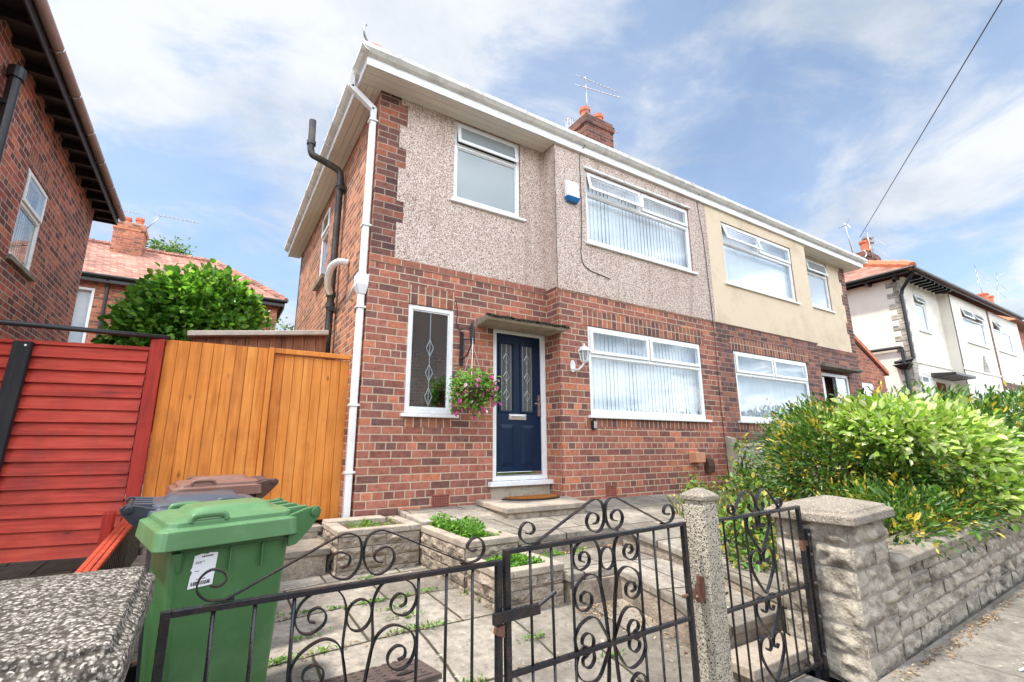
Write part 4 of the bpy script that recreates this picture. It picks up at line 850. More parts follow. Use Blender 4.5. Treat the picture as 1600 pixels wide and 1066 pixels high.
wall(FY(y), x0, x1, ZF, 1.95, ew, .1, ex); ex.loft([[(px_, y, pz) for px_, pz in ((x0,1.95),(x1,1.95),(x0,3.15))], [(px_, y+.1, pz) for px_, pz in ((x0,1.95),(x1,1.95),(x0,3.15))]])
ex.box(x1-.1, x1, y+.1, 10, ZF, 1.95); ex.box(x0, x1, 9.9, 10, ZF, 1.9)
t = thing('side_extension', 'bright brick lean to extension with orange verge tiles beside the rendered house', 'extension', (14.5,7,ZF))
ex.build('extension_wall', M['brick_bright'], t)
rb = MB(); rb.hexa([(x0,y-.02,3.2),(x1+.15,y-.02,1.93),(x1+.15,10,1.93),(x0,10,3.2)], [(x0,y-.02,3.27),(x1+.15,y-.02,2.0),(x1+.15,10,2.0),(x0,10,3.27)]); rb.build('extension_roof', M['tile'], t)
vb = MB(); n = 9
for i in range(n):
    a = Vector((x0+.1,y-.05,3.2)).lerp(Vector((x1+.2,y-.05,1.92)), i/n); b = Vector((x0+.1,y-.05,3.2)).lerp(Vector((x1+.2,y-.05,1.92)), (i+1.05)/n); vb.hexa([a, a+Vector((0,.14,0)), b+Vector((0,.14,0)), b], [a+Vector((0,0,.13)), a+Vector((0,.14,.13)), b+Vector((0,.14,.115)), b+Vector((0,0,.115))])
vb.build('verge_tile', M['copper_tile'], t)
window(t, FY(y), *ew[0], 'one', 1.2, (), None)

# ------------------------------------------------------------------ dark red house on the left
t = thing('neighbour_house', 'dark red brick house at the left edge with brown eaves gutter', 'house', (-5.4,8,ZF))
XL = -2.35
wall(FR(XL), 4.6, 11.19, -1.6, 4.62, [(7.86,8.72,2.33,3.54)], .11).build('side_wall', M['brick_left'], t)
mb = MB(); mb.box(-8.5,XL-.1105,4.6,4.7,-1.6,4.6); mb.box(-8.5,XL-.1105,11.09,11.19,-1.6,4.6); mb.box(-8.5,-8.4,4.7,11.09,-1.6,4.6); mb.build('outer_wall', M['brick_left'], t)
w = window(t, FR(XL), 7.86, 8.72, 2.33, 3.54, 'one', 3.06, (), 'closed', sill=False)
sb = MB(); sb.pbox(FR(XL), 7.8, 8.78, -.05, .02, 2.26, 2.325); sb.build('stone_sill', M['concrete_dark'], t, .005)
hb = MB(); hb.pbox(FR(XL-0) , 7.78, 8.8, -.004, -.0005, 3.545, 3.78); hb.build('window_head', brick_mat('side_soldier_brick', SOL, L_((190,178,168)), L=.6, h=.0865, hdr=0, v0=0, swap=True, half=False), t)
rb = MB(); ez = 4.55; A=(-1.98,4.2,ez); B=(-1.98,11.55,ez); C=(-9,11.55,ez); D=(-9,4.2,ez); P=(-5.45,7.2,7.0); Q=(-5.45,8.6,7.0); dn = lambda p: (p[0], p[1], p[2]-.04)
for poly in ((B,A,P,Q),(A,D,P),(D,C,Q,P),(C,B,Q)): rb.loft([[dn(p) for p in poly],[p for p in poly]])
ro = rb.build('roof', M['tile'], t)
eb = MB(); eb.box(-2.06,-2.04,4.2,11.5,4.33,4.50)
eb.box(-2.34,-2.07,4.2,11.5,4.47,4.485)
y = 4.5
while y < 11.5: eb.box(-2.345,-2.07,y-.03,y+.03,4.36,4.469); y += .43
eb.box(-8.9,-2.04,11.46,11.5,4.33,4.5); eb.box(-8.9,-2.35,11.2,11.455,4.47,4.485)
ev = eb.build('eaves_boarding', plain('dark_brown_eaves_paint', (.018,.013,.012), .5, .2), t)
y = 4.9
while y < 11.4: brk = MB(); brk.tube([(-2.04,y,4.44),(-1.985,y,4.42),(-1.93,y,4.46),(-1.925,y,4.5)], .007, 5); y += .86; brk.build('gutter_bracket', M['steel'], ev)
gb = MB(); prof = [(-1.985+.06*math.cos(a), 4.505+.06*math.sin(a)) for a in (math.pi+i*math.pi/10 for i in range(11))]+[(-1.985+.053*math.cos(a), 4.505+.053*math.sin(a)) for a in (2*math.pi-i*math.pi/10 for i in range(11))]
gb.loft([[(p, yy, q) for p, q in prof] for yy in (4.2, 11.55)]); gb.build('gutter', plain('pink_brown_gutter', (.30,.20,.18), .4, .1, dirt=(.2,(.1,.07,.06),4)), t, smooth=True)
sp_ = MB(); sp_.tube([(-2.25,6.62,-1.0),(-2.25,6.62,3.95)], .055, 14); sp_.tube([(-2.25,6.62,3.95),(-2.25,6.62,4.08)], .075, 14); sp_.tube([(-2.25,6.62,2.3),(-2.25,6.62,2.38)], .068, 14)
for z in (3.6, 2.0): sp_.box(-2.34,-2.25,6.55,6.69,z,z+.05)
sp_.build('soil_pipe', M['blackplastic'], t)

# ------------------------------------------------------------------ house behind
t = thing('rear_house', 'old orange brick house behind the sycamore with hipped red tile roof', 'house', (-3,20,-1))
mb = wall(FY(17.0), -9, 1.42, -1.5, 4.72, [(-3.7,-3.22,2.75,4.42)], .1); mb.box(1.32,1.42,17.1,24,-1.5,4.72); mb.build('brick_wall', M['brick_old'], t)
window(t, FY(17.0), -3.7, -3.22, 2.75, 4.42, 'single', blind='closed')
rb = MB(); A=(-9,16.7,4.76); B=(1.62,16.7,4.76); C=(1.62,24.3,4.76); D=(-9,24.3,4.76); P=(-9,20.5,6.95); Q=(-.55,20.5,6.95)
for poly in ((A,B,Q,P),(B,C,Q),(C,D,P,Q)): rb.loft([[dn(p) for p in poly],[p for p in poly]])
ro = rb.build('roof', M['tile'], t)
hb = MB()
for s_, e_ in ((B,Q),(P,Q)):
    s_, e_ = Vector(s_), Vector(e_); n = int((e_-s_).length/.4)
    for i in range(n): hb.tube([s_.lerp(e_, i/n), s_.lerp(e_, (i+1.05)/n)+Vector((0,0,.02))], [.1,.115], 8)
hb.build('ridge_tile', M['tile'], ro)
gb = MB(); gb.tube([(-9,16.66,4.72),(1.66,16.66,4.72)], .055, 8); gb.box(-9,1.6,16.72,16.74,4.56,4.70); gb.box(1.56,1.6,16.74,24,4.5,4.7); gb.tube([(-2.95,16.92,4.5),(-2.95,16.92,-1)], .045, 8); gb.tube([(-2.95,16.92,4.5),(-2.95,16.7,4.68)], .045, 8); gb.build('gutter', M['blackplastic'], t)
chimney(t, -3.55, -2.72, 19.6, 20.3, 5.8, 7.55, M['brick_old'], [(-3.3,19.95,.26,.13),(-2.95,19.95,.32,.12)])
aerial('small dark aerial on the chimney of the house behind', (-2.7,19.7,7.5), (-2.35,19.7,8.1), [((-2.35,19.7,8.08),(1,0,0),9,1.1,.12,(0,0,1))])
aerial('small reddish aerial left of the chimney of the house behind', (-3.6,19.8,7.5), (-3.75,19.8,8.0), [((-3.7,19.8,8.0),(1,0,.05),6,.7,.12,(0,0,1))])

# ------------------------------------------------------------------ cream house up the street
t = thing('cream_house', 'cream rendered semi-detached house with grey corner stones and terracotta roof', 'house', (22,9,-.8))
YC, YCB, X0 = 5.6, 5.3, 17.8; zt = 5.15
hC = [(18.95,19.85,3.62,4.86),(18.3,18.95,.3,2.15),(19.45,20.6,-.2,2.0)]; bC1 = [(22.15,24.45,3.55,4.83),(21.9,24.2,.35,2.05)]; bC2 = [(25.65,27.85,3.6,4.84),(25.35,27.6,.3,2.1)]
mb = wall(FY(YC), X0, 21.15, -2, zt, hC); wall(FY(YCB), 21.15, 25.1, -2, zt, bC1, .1, mb); mb.box(21.15,21.16,YCB+.1,YC,-2,zt)
sheet(mb, FL(21.149), [YCB,YC],[-2,zt], lambda u,z: True, .1)
sheet(mb, FL(X0), [YC+.001,12],[-2,zt], lambda u,z: True, .1); wall(FY(YCB), 25.25, 29.2, 2.35, zt, [bC2[0]], .1, mb)
mb.build('rendered_wall', M['render_white'], t)
mb = wall(FY(YCB), 25.25, 29.2, -2, 2.34, [bC2[1]]); mb.box(25.1,25.25,YCB-.02,YCB+.1,-2,zt); mb.build('brick_wall', M['brick_nb'], t)
qb = MB(); z = -1.0; k = 0
while z < zt-.17:
    w = .40 if k % 2 else .34; qb.box(X0-.02,X0+w,YC-.022,YC-.0005,z,z+.16)
    w2 = .12 if k % 2 else .30; qb.box(X0-.021,X0-.0005,YC-.021,YC+w2,z,z+.16); z += .173; k += 1
qb.build('corner_stones', M['quoin_grey'], t, .012)
mb = MB(); mb.box(X0+.3,21.15,YC-.03,YC-.001,2.48,2.56); mb.box(21.12,25.1,YCB-.03,YCB-.001,2.48,2.56); mb.build('string_course', M['render_white'], t)
mb = MB()
for i in range(6): mb.box(23.55-.3+.05*i, 23.55+.3-.05*i, YCB-.03, YCB-.001, 2.58+.1*i, 2.67+.1*i)
mb.build('stone_motif', M['quoin_grey'], t, .01)
for i, (h, Y, st, tr, op) in enumerate(((hC[0],YC,'one',4.55,(18,)),(hC[1],YC,'one',1.7,()),(bC1[0],YCB,'double',4.45,(14,22)),(bC1[1],YCB,'double',1.6,()),(bC2[0],YCB,'triple',4.45,(24,0,0)),(bC2[1],YCB,'triple',1.5,()))):
    window(t, FY(Y), *h, st, tr, op, None, gl=M['glass_obsc'])  # frosted grey panes stand in for sky reflected in clear glass
mb = MB(); mb.box(19.45,20.6,YC+.4,YC+.45,-.3,2.0); mb.build('front_door', M['upvc'], t); mb = MB(); mb.hexa([(19.2,5.0,2.12),(21.0,5.0,2.12),(21.1,YC-.001,2.1),(19.15,YC-.001,2.1)], [(19.2,5.0,2.2),(21.0,5.0,2.2),(21.1,YC-.001,2.24),(19.15,YC-.001,2.24)]); mb.build('door_canopy', M['blackpipe'], t, .01)
mb = MB(); mb.box(17.9,29.2,5.45,12,5.15,5.19); mb.build('ceiling', M['render_white'], t)
ez = 5.28; A=(17.35,5.0,ez); B=(29.4,5.0,ez); C=(29.4,12.4,ez); D=(17.35,12.4,ez); P=(20.6,8.7,7.25); Q=(29.4,8.7,7.25)
rb = MB()
for poly in ((A,B,Q,P),(D,A,P),(C,D,P,Q)): rb.loft([[dn(p) for p in poly],[p for p in poly]])
ro = rb.build('roof', M['tile'], t)
hb = MB()
for s_, e_ in ((A,P),(D,P),(P,Q)):
    s_, e_ = Vector(s_), Vector(e_); n = int((e_-s_).length/.42)
    for i in range(n): hb.tube([s_.lerp(e_, i/n), s_.lerp(e_, (i+1.06)/n)+Vector((0,0,.03))], [.12,.15], 8)
hb.build('ridge_tile', M['copper_tile'], ro)
gb = MB(); gb.tube([(17.32,4.97,ez-.05),(29.4,4.97,ez-.03)], .045, 8); gb.tube([(17.32,4.97,ez-.03),(17.32,12.4,ez-.03)], .045, 8); gb.box(17.42,17.45,5.1,12.3,ez-.14,ez-.07); gb.box(17.42,29.4,5.05,5.08,ez-.14,ez-.07)
for i in range(9): gb.box(17.46,17.79,5.5+i*.75,5.58+i*.75,ez-.22,ez-.09)
for i in range(8): gb.box(18.2+i*.35,18.27+i*.35,5.09,5.5,ez-.2,ez-.09)
gb.build('gutter', M['blackplastic'], t); gb = MB(); gb.tube(cr([(17.55,5.05,ez-.1),(17.6,5.2,5.0),(17.72,5.45,4.75),(17.74,5.5,4.6)],5), .05, 8); gb.tube([(17.74,5.52,4.6),(17.74,5.52,2.55)], .05, 8); gb.tube([(17.74,5.52,2.55),(17.72,6.0,2.5)], .05, 8)
gb.tube([(17.7,5.75,2.95),(17.7,8.5,2.95)], .05, 8); gb.tube([(17.7,5.75,2.95),(17.7,5.75,2.4)], .045, 8); gb.hexa([(17.6,5.68,2.25),(17.78,5.68,2.25),(17.78,5.84,2.25),(17.6,5.84,2.25)], [(17.5,5.55,2.4),(17.79,5.55,2.4),(17.79,6.0,2.4),(17.5,6.0,2.4)]); gb.tube([(17.7,5.75,2.3),(17.7,5.75,-.6)], .05, 8)
gb.build('downpipe', M['blackplastic'], t)
chimney(t, 22.9, 24.1, 8.0, 8.9, 6.4, 8.15, M['chimney'], [(23.25,8.15,.5,.2)])
mb = MB(); mb.tube([(23.8,8.2,8.15),(23.8,8.2,8.9)], .13, 12); mb.tube([(23.8,8.2,8.72),(23.8,8.2,8.8)], .2, 12); mb.tube([(23.8,8.2,8.95),(23.8,8.2,9.05)], .22, 12); mb.build('flue_cowl', M['lead'], t)
aerial('grey aerial with two long arms on the chimney of the cream house', (23.2,7.95,7.6), (23.1,7.95,9.0), [((23.15,7.95,8.85),(1,.1,.1),10,2.4,.15,(0,0,1)),((23.2,7.95,8.4),(1,.1,.05),10,2.6,.15,(0,0,1))])
aerial('thin upright aerial mast behind the end of the white gutter', (22.3,8.3,7.9), (22.0,8.3,9.3), [((22.0,8.3,9.2),(.3,1,0),3,.3,.1,(0,0,1))])
t2 = thing('end_house', 'brick house at the far right end of the street with orange roof ridge', 'house', (36,9,0))
mb = wall(FY(5.8), 30.3, 42, -2, 5.4); sheet(mb, FL(30.3), [5.801,12],[-2,5.4], lambda u,z: True, .1); mb.build('brick_wall', M['brick_bright'], t2)
rb = MB(); A=(29.9,5.3,5.5); B=(42,5.3,5.5); C=(42,12.3,5.5); D=(29.9,12.3,5.5); P=(33,8.8,7.6); Q=(42,8.8,7.6)
for poly in ((A,B,Q,P),(D,A,P),(C,D,P,Q)): rb.loft([[dn(p) for p in poly],[p for p in poly]])
ro = rb.build('roof', M['copper_tile'], t2)
mb = MB(); mb.box(29.9,42,5.2,5.3,5.35,5.5); mb.box(30.0,42,4.6,5.75,2.0,2.35); mb.build('white_porch_band', M['upvc'], t2)
chimney(t2, 34.2, 36.2, 7.0, 8.0, 6, 7.45, M['brick_bright'], [(34.6,7.3,.5,.25),(35.5,7.3,.5,.25)])
aerial('far grey aerial with three bars beside the distant twin pot chimney', (34.3,7.2,7.4), (34.2,7.2,9.3), [((34.2,7.2,9.3),(1,0,0),4,2.0,.1,(0,0,1)),((34.2,7.2,9.0),(1,0,0),4,2.0,.1,(0,0,1)),((34.2,7.2,8.7),(1,0,0),4,2.0,.1,(0,0,1))])
aerial('far tall ladder shaped aerial right of the distant twin pot chimney', (36.4,7.2,7.0), (38.2,7.2,9.8), [((37.4,7.2,8.6),(1,0,-.1),3,1.6,.1,(0,0,1)),((37.8,7.2,9.2),(1,0,-.1),3,1.6,.1,(0,0,1)),((38.1,7.2,9.7),(1,0,.3),3,1.8,.1,(0,0,1))])
A_ = Vector((23.0,8.2,8.85)); B_ = Vector((10.92,1.2,7.62))
wire('overhead_cable', 'black overhead cable rising from the cream house chimney across the sky', [A_.lerp(B_, q)+Vector((0,0,-.5*q*(1.6-q))) if False else A_.lerp(B_, q) for q in (0,.3,.6,1,1.4,1.8)], .012)
# house across the street, seen only as reflections in the panes
t = thing('opposite_house', 'pebbledashed house across the street mirrored in the window panes', 'house', (4,-15,-1.4))
hh = [(0+i*6, 2.2+i*6, .1, 1.6) for i in range(-1,3)]+[(0+i*6, 2.2+i*6, 3.6, 5.2) for i in range(-1,3)]
MO_ = lambda u, d, z: (u, -14-d, z)
wall(MO_, -8, 18, -1.6, 8.6, hh).build('front_wall', M['dash'], t)
mb = MB(); rb = MB()
for h in hh:
    for q in ((h[0],h[0]+.07,h[2],h[3]),(h[1]-.07,h[1],h[2],h[3]),(h[0]+.07,h[1]-.07,h[2],h[2]+.07),(h[0]+.07,h[1]-.07,h[3]-.07,h[3]),((h[0]+h[1])/2-.03,(h[0]+h[1])/2+.03,h[2]+.07,h[3]-.07)): mb.pbox(MO_, q[0], q[1], .01, .06, q[2], q[3])
    rb.pbox(MO_, h[0], h[1], .07, .09, h[2], h[3])
mb.build('window_frame', M['upvc'], t); rb.build('window_pane', M['glass_obsc'], t)
rb = MB(); rb.hexa([(-8.3,-13.6,8.6),(18.3,-13.6,8.6),(18.3,-18,11),(-8.3,-18,11)], [(-8.3,-13.6,8.7),(18.3,-13.6,8.7),(18.3,-18,11.1),(-8.3,-18,11.1)]); rb.build('roof', M['tile'], t)

for x, r, h, lab in ((2.50,.035,.16,'green topped bottle at the left of the frosted upper window'),(2.62,.05,.12,'squat pale tub beside the green topped bottle in the frosted window'),(2.86,.075,.15,'round white pot in the middle of the frosted upper window'),(3.10,.03,.10,'low white jar right of the round pot in the frosted window'),(3.22,.03,.19,'slim white bottle at the right of the frosted upper window')):
    mb = MB(); rs = [(0,r*.9),(.01,r),(h*.6,r),(h*.75,r*.55),(h*.8,r*.45),(h,r*.45)]
    mb.loft([[(x+q*math.cos(a), 5.275+min(q,.02)*math.sin(a), 3.235+z) for a in (i*math.pi/6 for i in range(12))] for z, q in rs]); tag(mb.build('toiletry_bottle', M['upvc'] if r != .035 else LM['plant'], None, smooth=True), lab, 'bottle')
# ------------------------------------------------------------------ back timber: gate, red fence, shed
t = thing('timber_gate', 'orange stained tongue and groove timber gate with side panel by the downpipe', 'gate', (.4,5.36,-.72))
Yg = 5.36
def boards(mb, x0, x1, n, z0, z1a, z1b, y, th=.02):
    w = (x1-x0)/n
    for i in range(n):
        a, b = x0+w*i, x0+w*(i+1); za = z1a+(z1b-z1a)*(i/n); zb_ = z1a+(z1b-z1a)*((i+1)/n); g = .0015; dy = rnd.uniform(-.001,.001); e = .003
        mb.hexa([(a+g,y+e+dy,z0),(b-g,y+e+dy,z0),(b-g,y+th,z0),(a+g,y+th,z0)], [(a+g,y+e+dy,za),(b-g,y+e+dy,zb_),(b-g,y+th,zb_),(a+g,y+th,za)])
        mb.hexa([(a+g+e,y+dy,z0),(b-g-e,y+dy,z0),(b-g,y+e+dy,z0),(a+g,y+e+dy,z0)], [(a+g+e,y+dy,za),(b-g-e,y+dy,zb_),(b-g,y+e+dy,zb_),(a+g,y+e+dy,za)])
    mb.box(x0,x1,y+th,y+th+.004,z0,min(z1a,z1b))
mb = MB(); boards(mb, -.45, .41, 9, -.80, .995, 1.00, Yg); mb.build('side_panel', M['orange_wood'], t)
mb = MB(); mb.box(.412,.462,Yg-.035,Yg+.05,-.80,1.005); mb.box(.4625,1.225,Yg-.03,Yg+.04,.955,1.005); mb.build('gate_frame', M['orange_wood'], t, .004)
mb = MB(); boards(mb, .47, 1.222, 8, -.71, .94, .94, Yg+.012); mb.build('gate_leaf', M['orange_wood'], t)
t = thing('red_fence', 'red stained horizontal board fence panel with a black upright post', 'fence', (-1.2,5.5,-.9))
fd = Vector((-math.cos(R(11)), math.sin(R(11)), 0)); fo = Vector((-.56,5.36,0))
FM = lambda u, d, z: fo+fd*u+Vector((-fd.y, fd.x, 0))*-d*-1+Vector((0,0,z)) if False else fo+fd*u+Vector((fd.y, -fd.x, 0))*-(-d)+Vector((0,0,z))
mb = MB(); n = 16; z0, z1 = -.86, .875; h = (z1-z0)/n
nrm = Vector((-math.sin(R(11)), -math.cos(R(11)), 0))      # towards the street
def PF(u, o, z): return fo+fd*u+nrm*o+Vector((0,0,z))
for i in range(n):
    a, b = z0+h*i, z0+h*(i+1)+.012; j = [rnd.uniform(-.004,.004) for _ in range(4)]
    mb.hexa([PF(0,.036,a+j[0]),PF(2.6,.036,a+j[1]),PF(2.6,.018,a+j[1]),PF(0,.018,a+j[0])], [PF(0,.004,b),PF(2.6,.004,b),PF(2.6,-.008,b),PF(0,-.008,b)])
mb.hexa([PF(-.03,.03,z1),PF(2.6,.03,z1),PF(2.6,-.03,z1),PF(-.03,-.03,z1)], [PF(-.03,.03,z1+.03),PF(2.6,.03,z1+.03),PF(2.6,-.03,z1+.03),PF(-.03,-.03,z1+.03)])
mb.build('fence_boards', M['red_wood'], t)
mb = MB(); mb.hexa([PF(.86,.085,-1.0),PF(.98,.085,-1.0),PF(.98,.037,-1.0),PF(.86,.037,-1.0)], [PF(.80,.085,.885),PF(.92,.085,.885),PF(.92,.037,.885),PF(.80,.037,.885)]); bp = mb.build('black_upright', M['black_wood'], t, .004)
mb = MB()
for z in (.85, -.02, -.3): mb.tube([PF(.86-(z*.03),.08,z), PF(.86-(z*.03),.089,z)], .009, 8)
mb.build('bolt', M['steel'], bp)
mb = MB(); mb.box(-.555,-.455,5.30,5.40,-1.1,.985); mb.build('red_post', M['red_wood_v'], t, .004)
mb = MB(); mb.tube([(-2.3,4.75,.895),(-.42,5.33,1.005)], .022, 8); o = mb.build('black_rail', M['blackplastic'], smooth=True); tag(o, 'thin black rail running above the red fence to the timber gate', 'rail')
t = thing('divider_fence', 'low picket divider fence with faded red capping between the two drives', 'fence', (-.45,3.5,-1.2))
mb = MB(); y = 1.75; k = 0
ztop = lambda y: -.61+(y-1.75)*.048
while y < 5.2:
    mb.box(-.425+rnd.uniform(-.003,.003),-.405,y,y+.062,-1.4,ztop(y)-.03+rnd.uniform(-.008,.008)); mb.box(-.4045,-.39,y+.05,y+.085,-1.4,ztop(y)-.035); y += .085
mb.build('pickets', M['grey_wood'], t, .003)
mb = MB()
for i, (xa, xb) in enumerate(((-.46,-.433),(-.431,-.405),(-.403,-.378))): 
    dz = rnd.uniform(-.008,.004); mb.hexa([(xa,1.75,ztop(1.75)-.028),(xb,1.75,ztop(1.75)-.028),(xb,5.2,ztop(5.2)-.028),(xa,5.2,ztop(5.2)-.028)], [(xa,1.75,ztop(1.75)+dz),(xb,1.75,ztop(1.75)+dz),(xb,5.2,ztop(5.2)+dz),(xa,5.2,ztop(5.2)+dz)])
mb.build('capping_rail', M['orange_red_wood'], t, .006)
mb = MB(); mb.box(-.53,-.47,4.1,4.2,-1.4,-.40); mb.build('fence_post', M['red_wood_v'], t, .01)
t = thing('lean_to_shed', 'brown boarded lean to shed with felt roof behind the timber gate', 'shed', (.5,7,-1))
mb = MB(); bw_ = .135; x = -.3
while x < 1.15: zt_ = 1.29+(x+.3)*.13; mb.hexa([(x,6.6,-1),(x+bw_-.008,6.6,-1),(x+bw_-.008,6.63,-1),(x,6.63,-1)], [(x,6.6,zt_),(x+bw_-.008,6.6,zt_+.017),(x+bw_-.008,6.63,zt_+.017),(x,6.63,zt_)]); x += bw_
mb.box(-.3,-.28,6.64,9.5,-1,1.29); mb.build('shed_boards', M['brown_wood'], t)
mb = MB(); mb.hexa([(-.36,6.5,1.275),(1.185,6.5,1.475),(1.185,9.6,1.475),(-.36,9.6,1.275)], [(-.36,6.5,1.335),(1.185,6.5,1.535),(1.185,9.6,1.535),(-.36,9.6,1.335)]); mb.build('shed_roof', plain('weathered_felt', L_((196,186,170)), .9, .25, 8), t, .006)

# ------------------------------------------------------------------ stone walls and piers
def rockface(mb, MP, u0, u1, z0, z1, out, seed, nx=None, nz=None, jx=.0):
    nx = nx or max(4, int((u1-u0)/.014)); nz = nz or max(4, int((z1-z0)/.012)); rows = []
    for j in range(nz+1):
        r = []
        for i in range(nx+1):
            a, b = i/nx, j/nz; e = min(min(a, 1-a)*(u1-u0)/.03, min(b, 1-b)*(z1-z0)/.022, 1); e = e*e*(3-2*e) if e < 1 else 1
            u, z = u0+(u1-u0)*a, z0+(z1-z0)*b
            nn = noise.fractal(Vector((u*9+seed*7.3, seed*1.7, z*11)), .8, 2.2, 5)
            o = e*(out*(.45+.35*noise.noise(Vector((seed*3.1, u*6, z*7))))+.030*nn) + .006*nn
            wv = .006*noise.noise(Vector((u*14, z*14, seed)))
            r.append(MP(u+wv*(0 < i < nx), -max(o, .0), z+wv*(0 < j < nz)))
        rows.append(r)
    n = len(mb.v)
    for r in rows: mb.v += [tuple(p) for p in r]
    m = nx+1
    for j in range(nz):
        for i in range(nx): mb.f.append((n+j*m+i, n+j*m+i+1, n+(j+1)*m+i+1, n+(j+1)*m+i))
def slope(x): return (x-3.3)*.039
# right pier
t = thing('stone_pier', 'rough stone gate pier with broad flat cap in front of the hedge', 'gate pier', (3.5,1.7,-1.25))
px0, px1, py0, py1, pz0, pz1 = 3.225, 3.70, 1.455, 1.90, -1.32, -.455
mb = MB(); mb.box(px0+.012,px1-.012,py0+.012,py1-.012,pz0,pz1); mb.build('mortar_core', M['mortar'], t)
rk = MB(); hs_ = [pz0, -1.16, -1.01, -.86, -.71, -.58, pz1]; k = 0
for a, b in zip(hs_, hs_[1:]):
    g = .006; k += 1; cut = [.0, .62, 1] if k % 2 else [.0, .3, 1]
    for c0, c1 in (zip(cut, cut[1:])):
        rockface(rk, FY(py0+.010), px0+(px1-px0)*c0+(g if c0 else -.004), px0+(px1-px0)*c1-(g if c1 < 1 else -.004), a+g, b-g, .032, k*5+c0*9+1)
    cut = [0, 1] if k % 2 else [0, 1]
    for c0, c1 in zip(cut, cut[1:]):
        rockface(rk, FL(px0+.010), py0-.004, py1+.004, a+g, b-g, .026, k*7+3)
    rockface(rk, FR(px1-.010), py0, py1, a+g, b-g, .02, k*11+4); rockface(rk, lambda u, d, z: (u, py1-.010-d, z), px0, px1, a+g, b-g, .02, k*13+5)
rk.build('rock_faced_stone', M['stone'], t, smooth=True)
cb = MB(); c0x, c1x, c0y, c1y = 3.17, 3.722, 1.40, 1.93
rect = lambda i, z, tl=0: [(c0x+i,c0y+i,z+tl*0),(c1x-i,c0y+i,z+.018),(c1x-i,c1y-i,z+.018),(c0x+i,c1y-i,z)]
cb.loft([rect(.0,-.453), rect(0,-.405), rect(.028,-.392), rect(.034,-.378), rect(.24,-.335)])
cb.build('pier_cap', M['cap'], t, .006)
# long wall
t = thing('stone_wall', 'low rock faced stone boundary wall under the overhanging hedge', 'wall', (8,1.6,-1.2))
mb = MB(); xa, xb = 3.69, 16.0
sl = lambda x: slope(x)
mb.hexa([(xa,1.485,-1.45),(xb,1.485,-1.45),(xb,1.70,-1.45),(xa,1.70,-1.45)], [(xa,1.485,-.77+sl(xa)),(xb,1.485,-.77+sl(xb)),(xb,1.70,-.77+sl(xb)),(xa,1.70,-.77+sl(xa))]); mb.build('mortar_core', M['mortar'], t)
rk = MB(); crs = [-1.29,-1.17,-1.07,-.965,-.865,-.765]; rnd.seed(5)
for k, (a, b) in enumerate(zip(crs, crs[1:])):
    x = xa-.02+(.0 if k % 2 else -.0)
    while x < 15.8:
        w = rnd.choice((.13,.19,.24,.3,.36))*rnd.uniform(.9,1.1); g = .007
        MW = lambda u, d, z: (u, 1.478+d, z+sl(u))
        o = .03 if k else .012
        if x < 9: rockface(rk, MW, x+g, x+w-g, a+g+rnd.uniform(-.005,.008), b-g+rnd.uniform(-.008,.005), o+rnd.uniform(-.014,.014), x*3.7+k)
        else: rockface(rk, MW, x+g, x+w-g, a+g, b-g, o, x*3.7+k, 6, 4)
        x += w
rk.build('rock_faced_stone', M['stone'], t, smooth=True)
cb = MB(); x = xa+.005
while x < 15.9:
    w = .52; j = rnd.uniform(-.004,.004); b0 = [(x,1.415+j,-.768+sl(x)),(x+w-.008,1.415+j,-.768+sl(x+w)),(x+w-.008,1.74,-.768+sl(x+w)),(x,1.74,-.768+sl(x))]
    up_ = lambda q, i, h: [(q[0][0]+i,q[0][1]+i,q[0][2]+h),(q[1][0]-i,q[1][1]+i,q[1][2]+h),(q[2][0]-i,q[2][1]-i,q[2][2]+h),(q[3][0]+i,q[3][1]-i,q[3][2]+h)]
    cb.loft([b0, up_(b0,0,.045), up_(b0,.035,.066)]); x += w
cb.build('coping', M['concrete_dark'], t, .006)
# left pier
t = thing('pebble_pier', 'gate pier with a speckled pebble concrete cap in the left foreground', 'gate pier', (-.37,1.4,-1.3))
cb = MB(); c0x, c1x, c0y, c1y = -.64, -.082, 1.115, 1.685
rect = lambda i, z: [(c0x+i,c0y+i,z-.004),(c1x-i,c0y+i,z-.004),(c1x-i,c1y-i,z+.022),(c0x+i,c1y-i,z+.022)]
cb.loft([rect(.0,-.415), rect(0,-.352), rect(.022,-.338), rect(.024,-.322), rect(.2,-.316)])
cb.build('pier_cap', M['pebble'], t, .007)
mb = MB(); mb.box(-.58,-.145,1.18,1.62,-1.5,-.416); mb.build('mortar_core', M['mortar'], t)
rk = MB(); k = 0; z = -1.42
while z < -.43:
    b = min(z+.142, -.418); k += 1
    rockface(rk, FR(-.147), 1.175, 1.625, z+.006, b-.006, .018, k*3+40); rockface(rk, FY(1.182), -.585, -.14, z+.006, b-.006, .02, k*5+60); rockface(rk, FL(-.578), 1.175, 1.625, z+.006, b-.006, .018, k*3+80); z = b+.001
rk.build('rock_faced_stone', M['stone'], t, smooth=True)
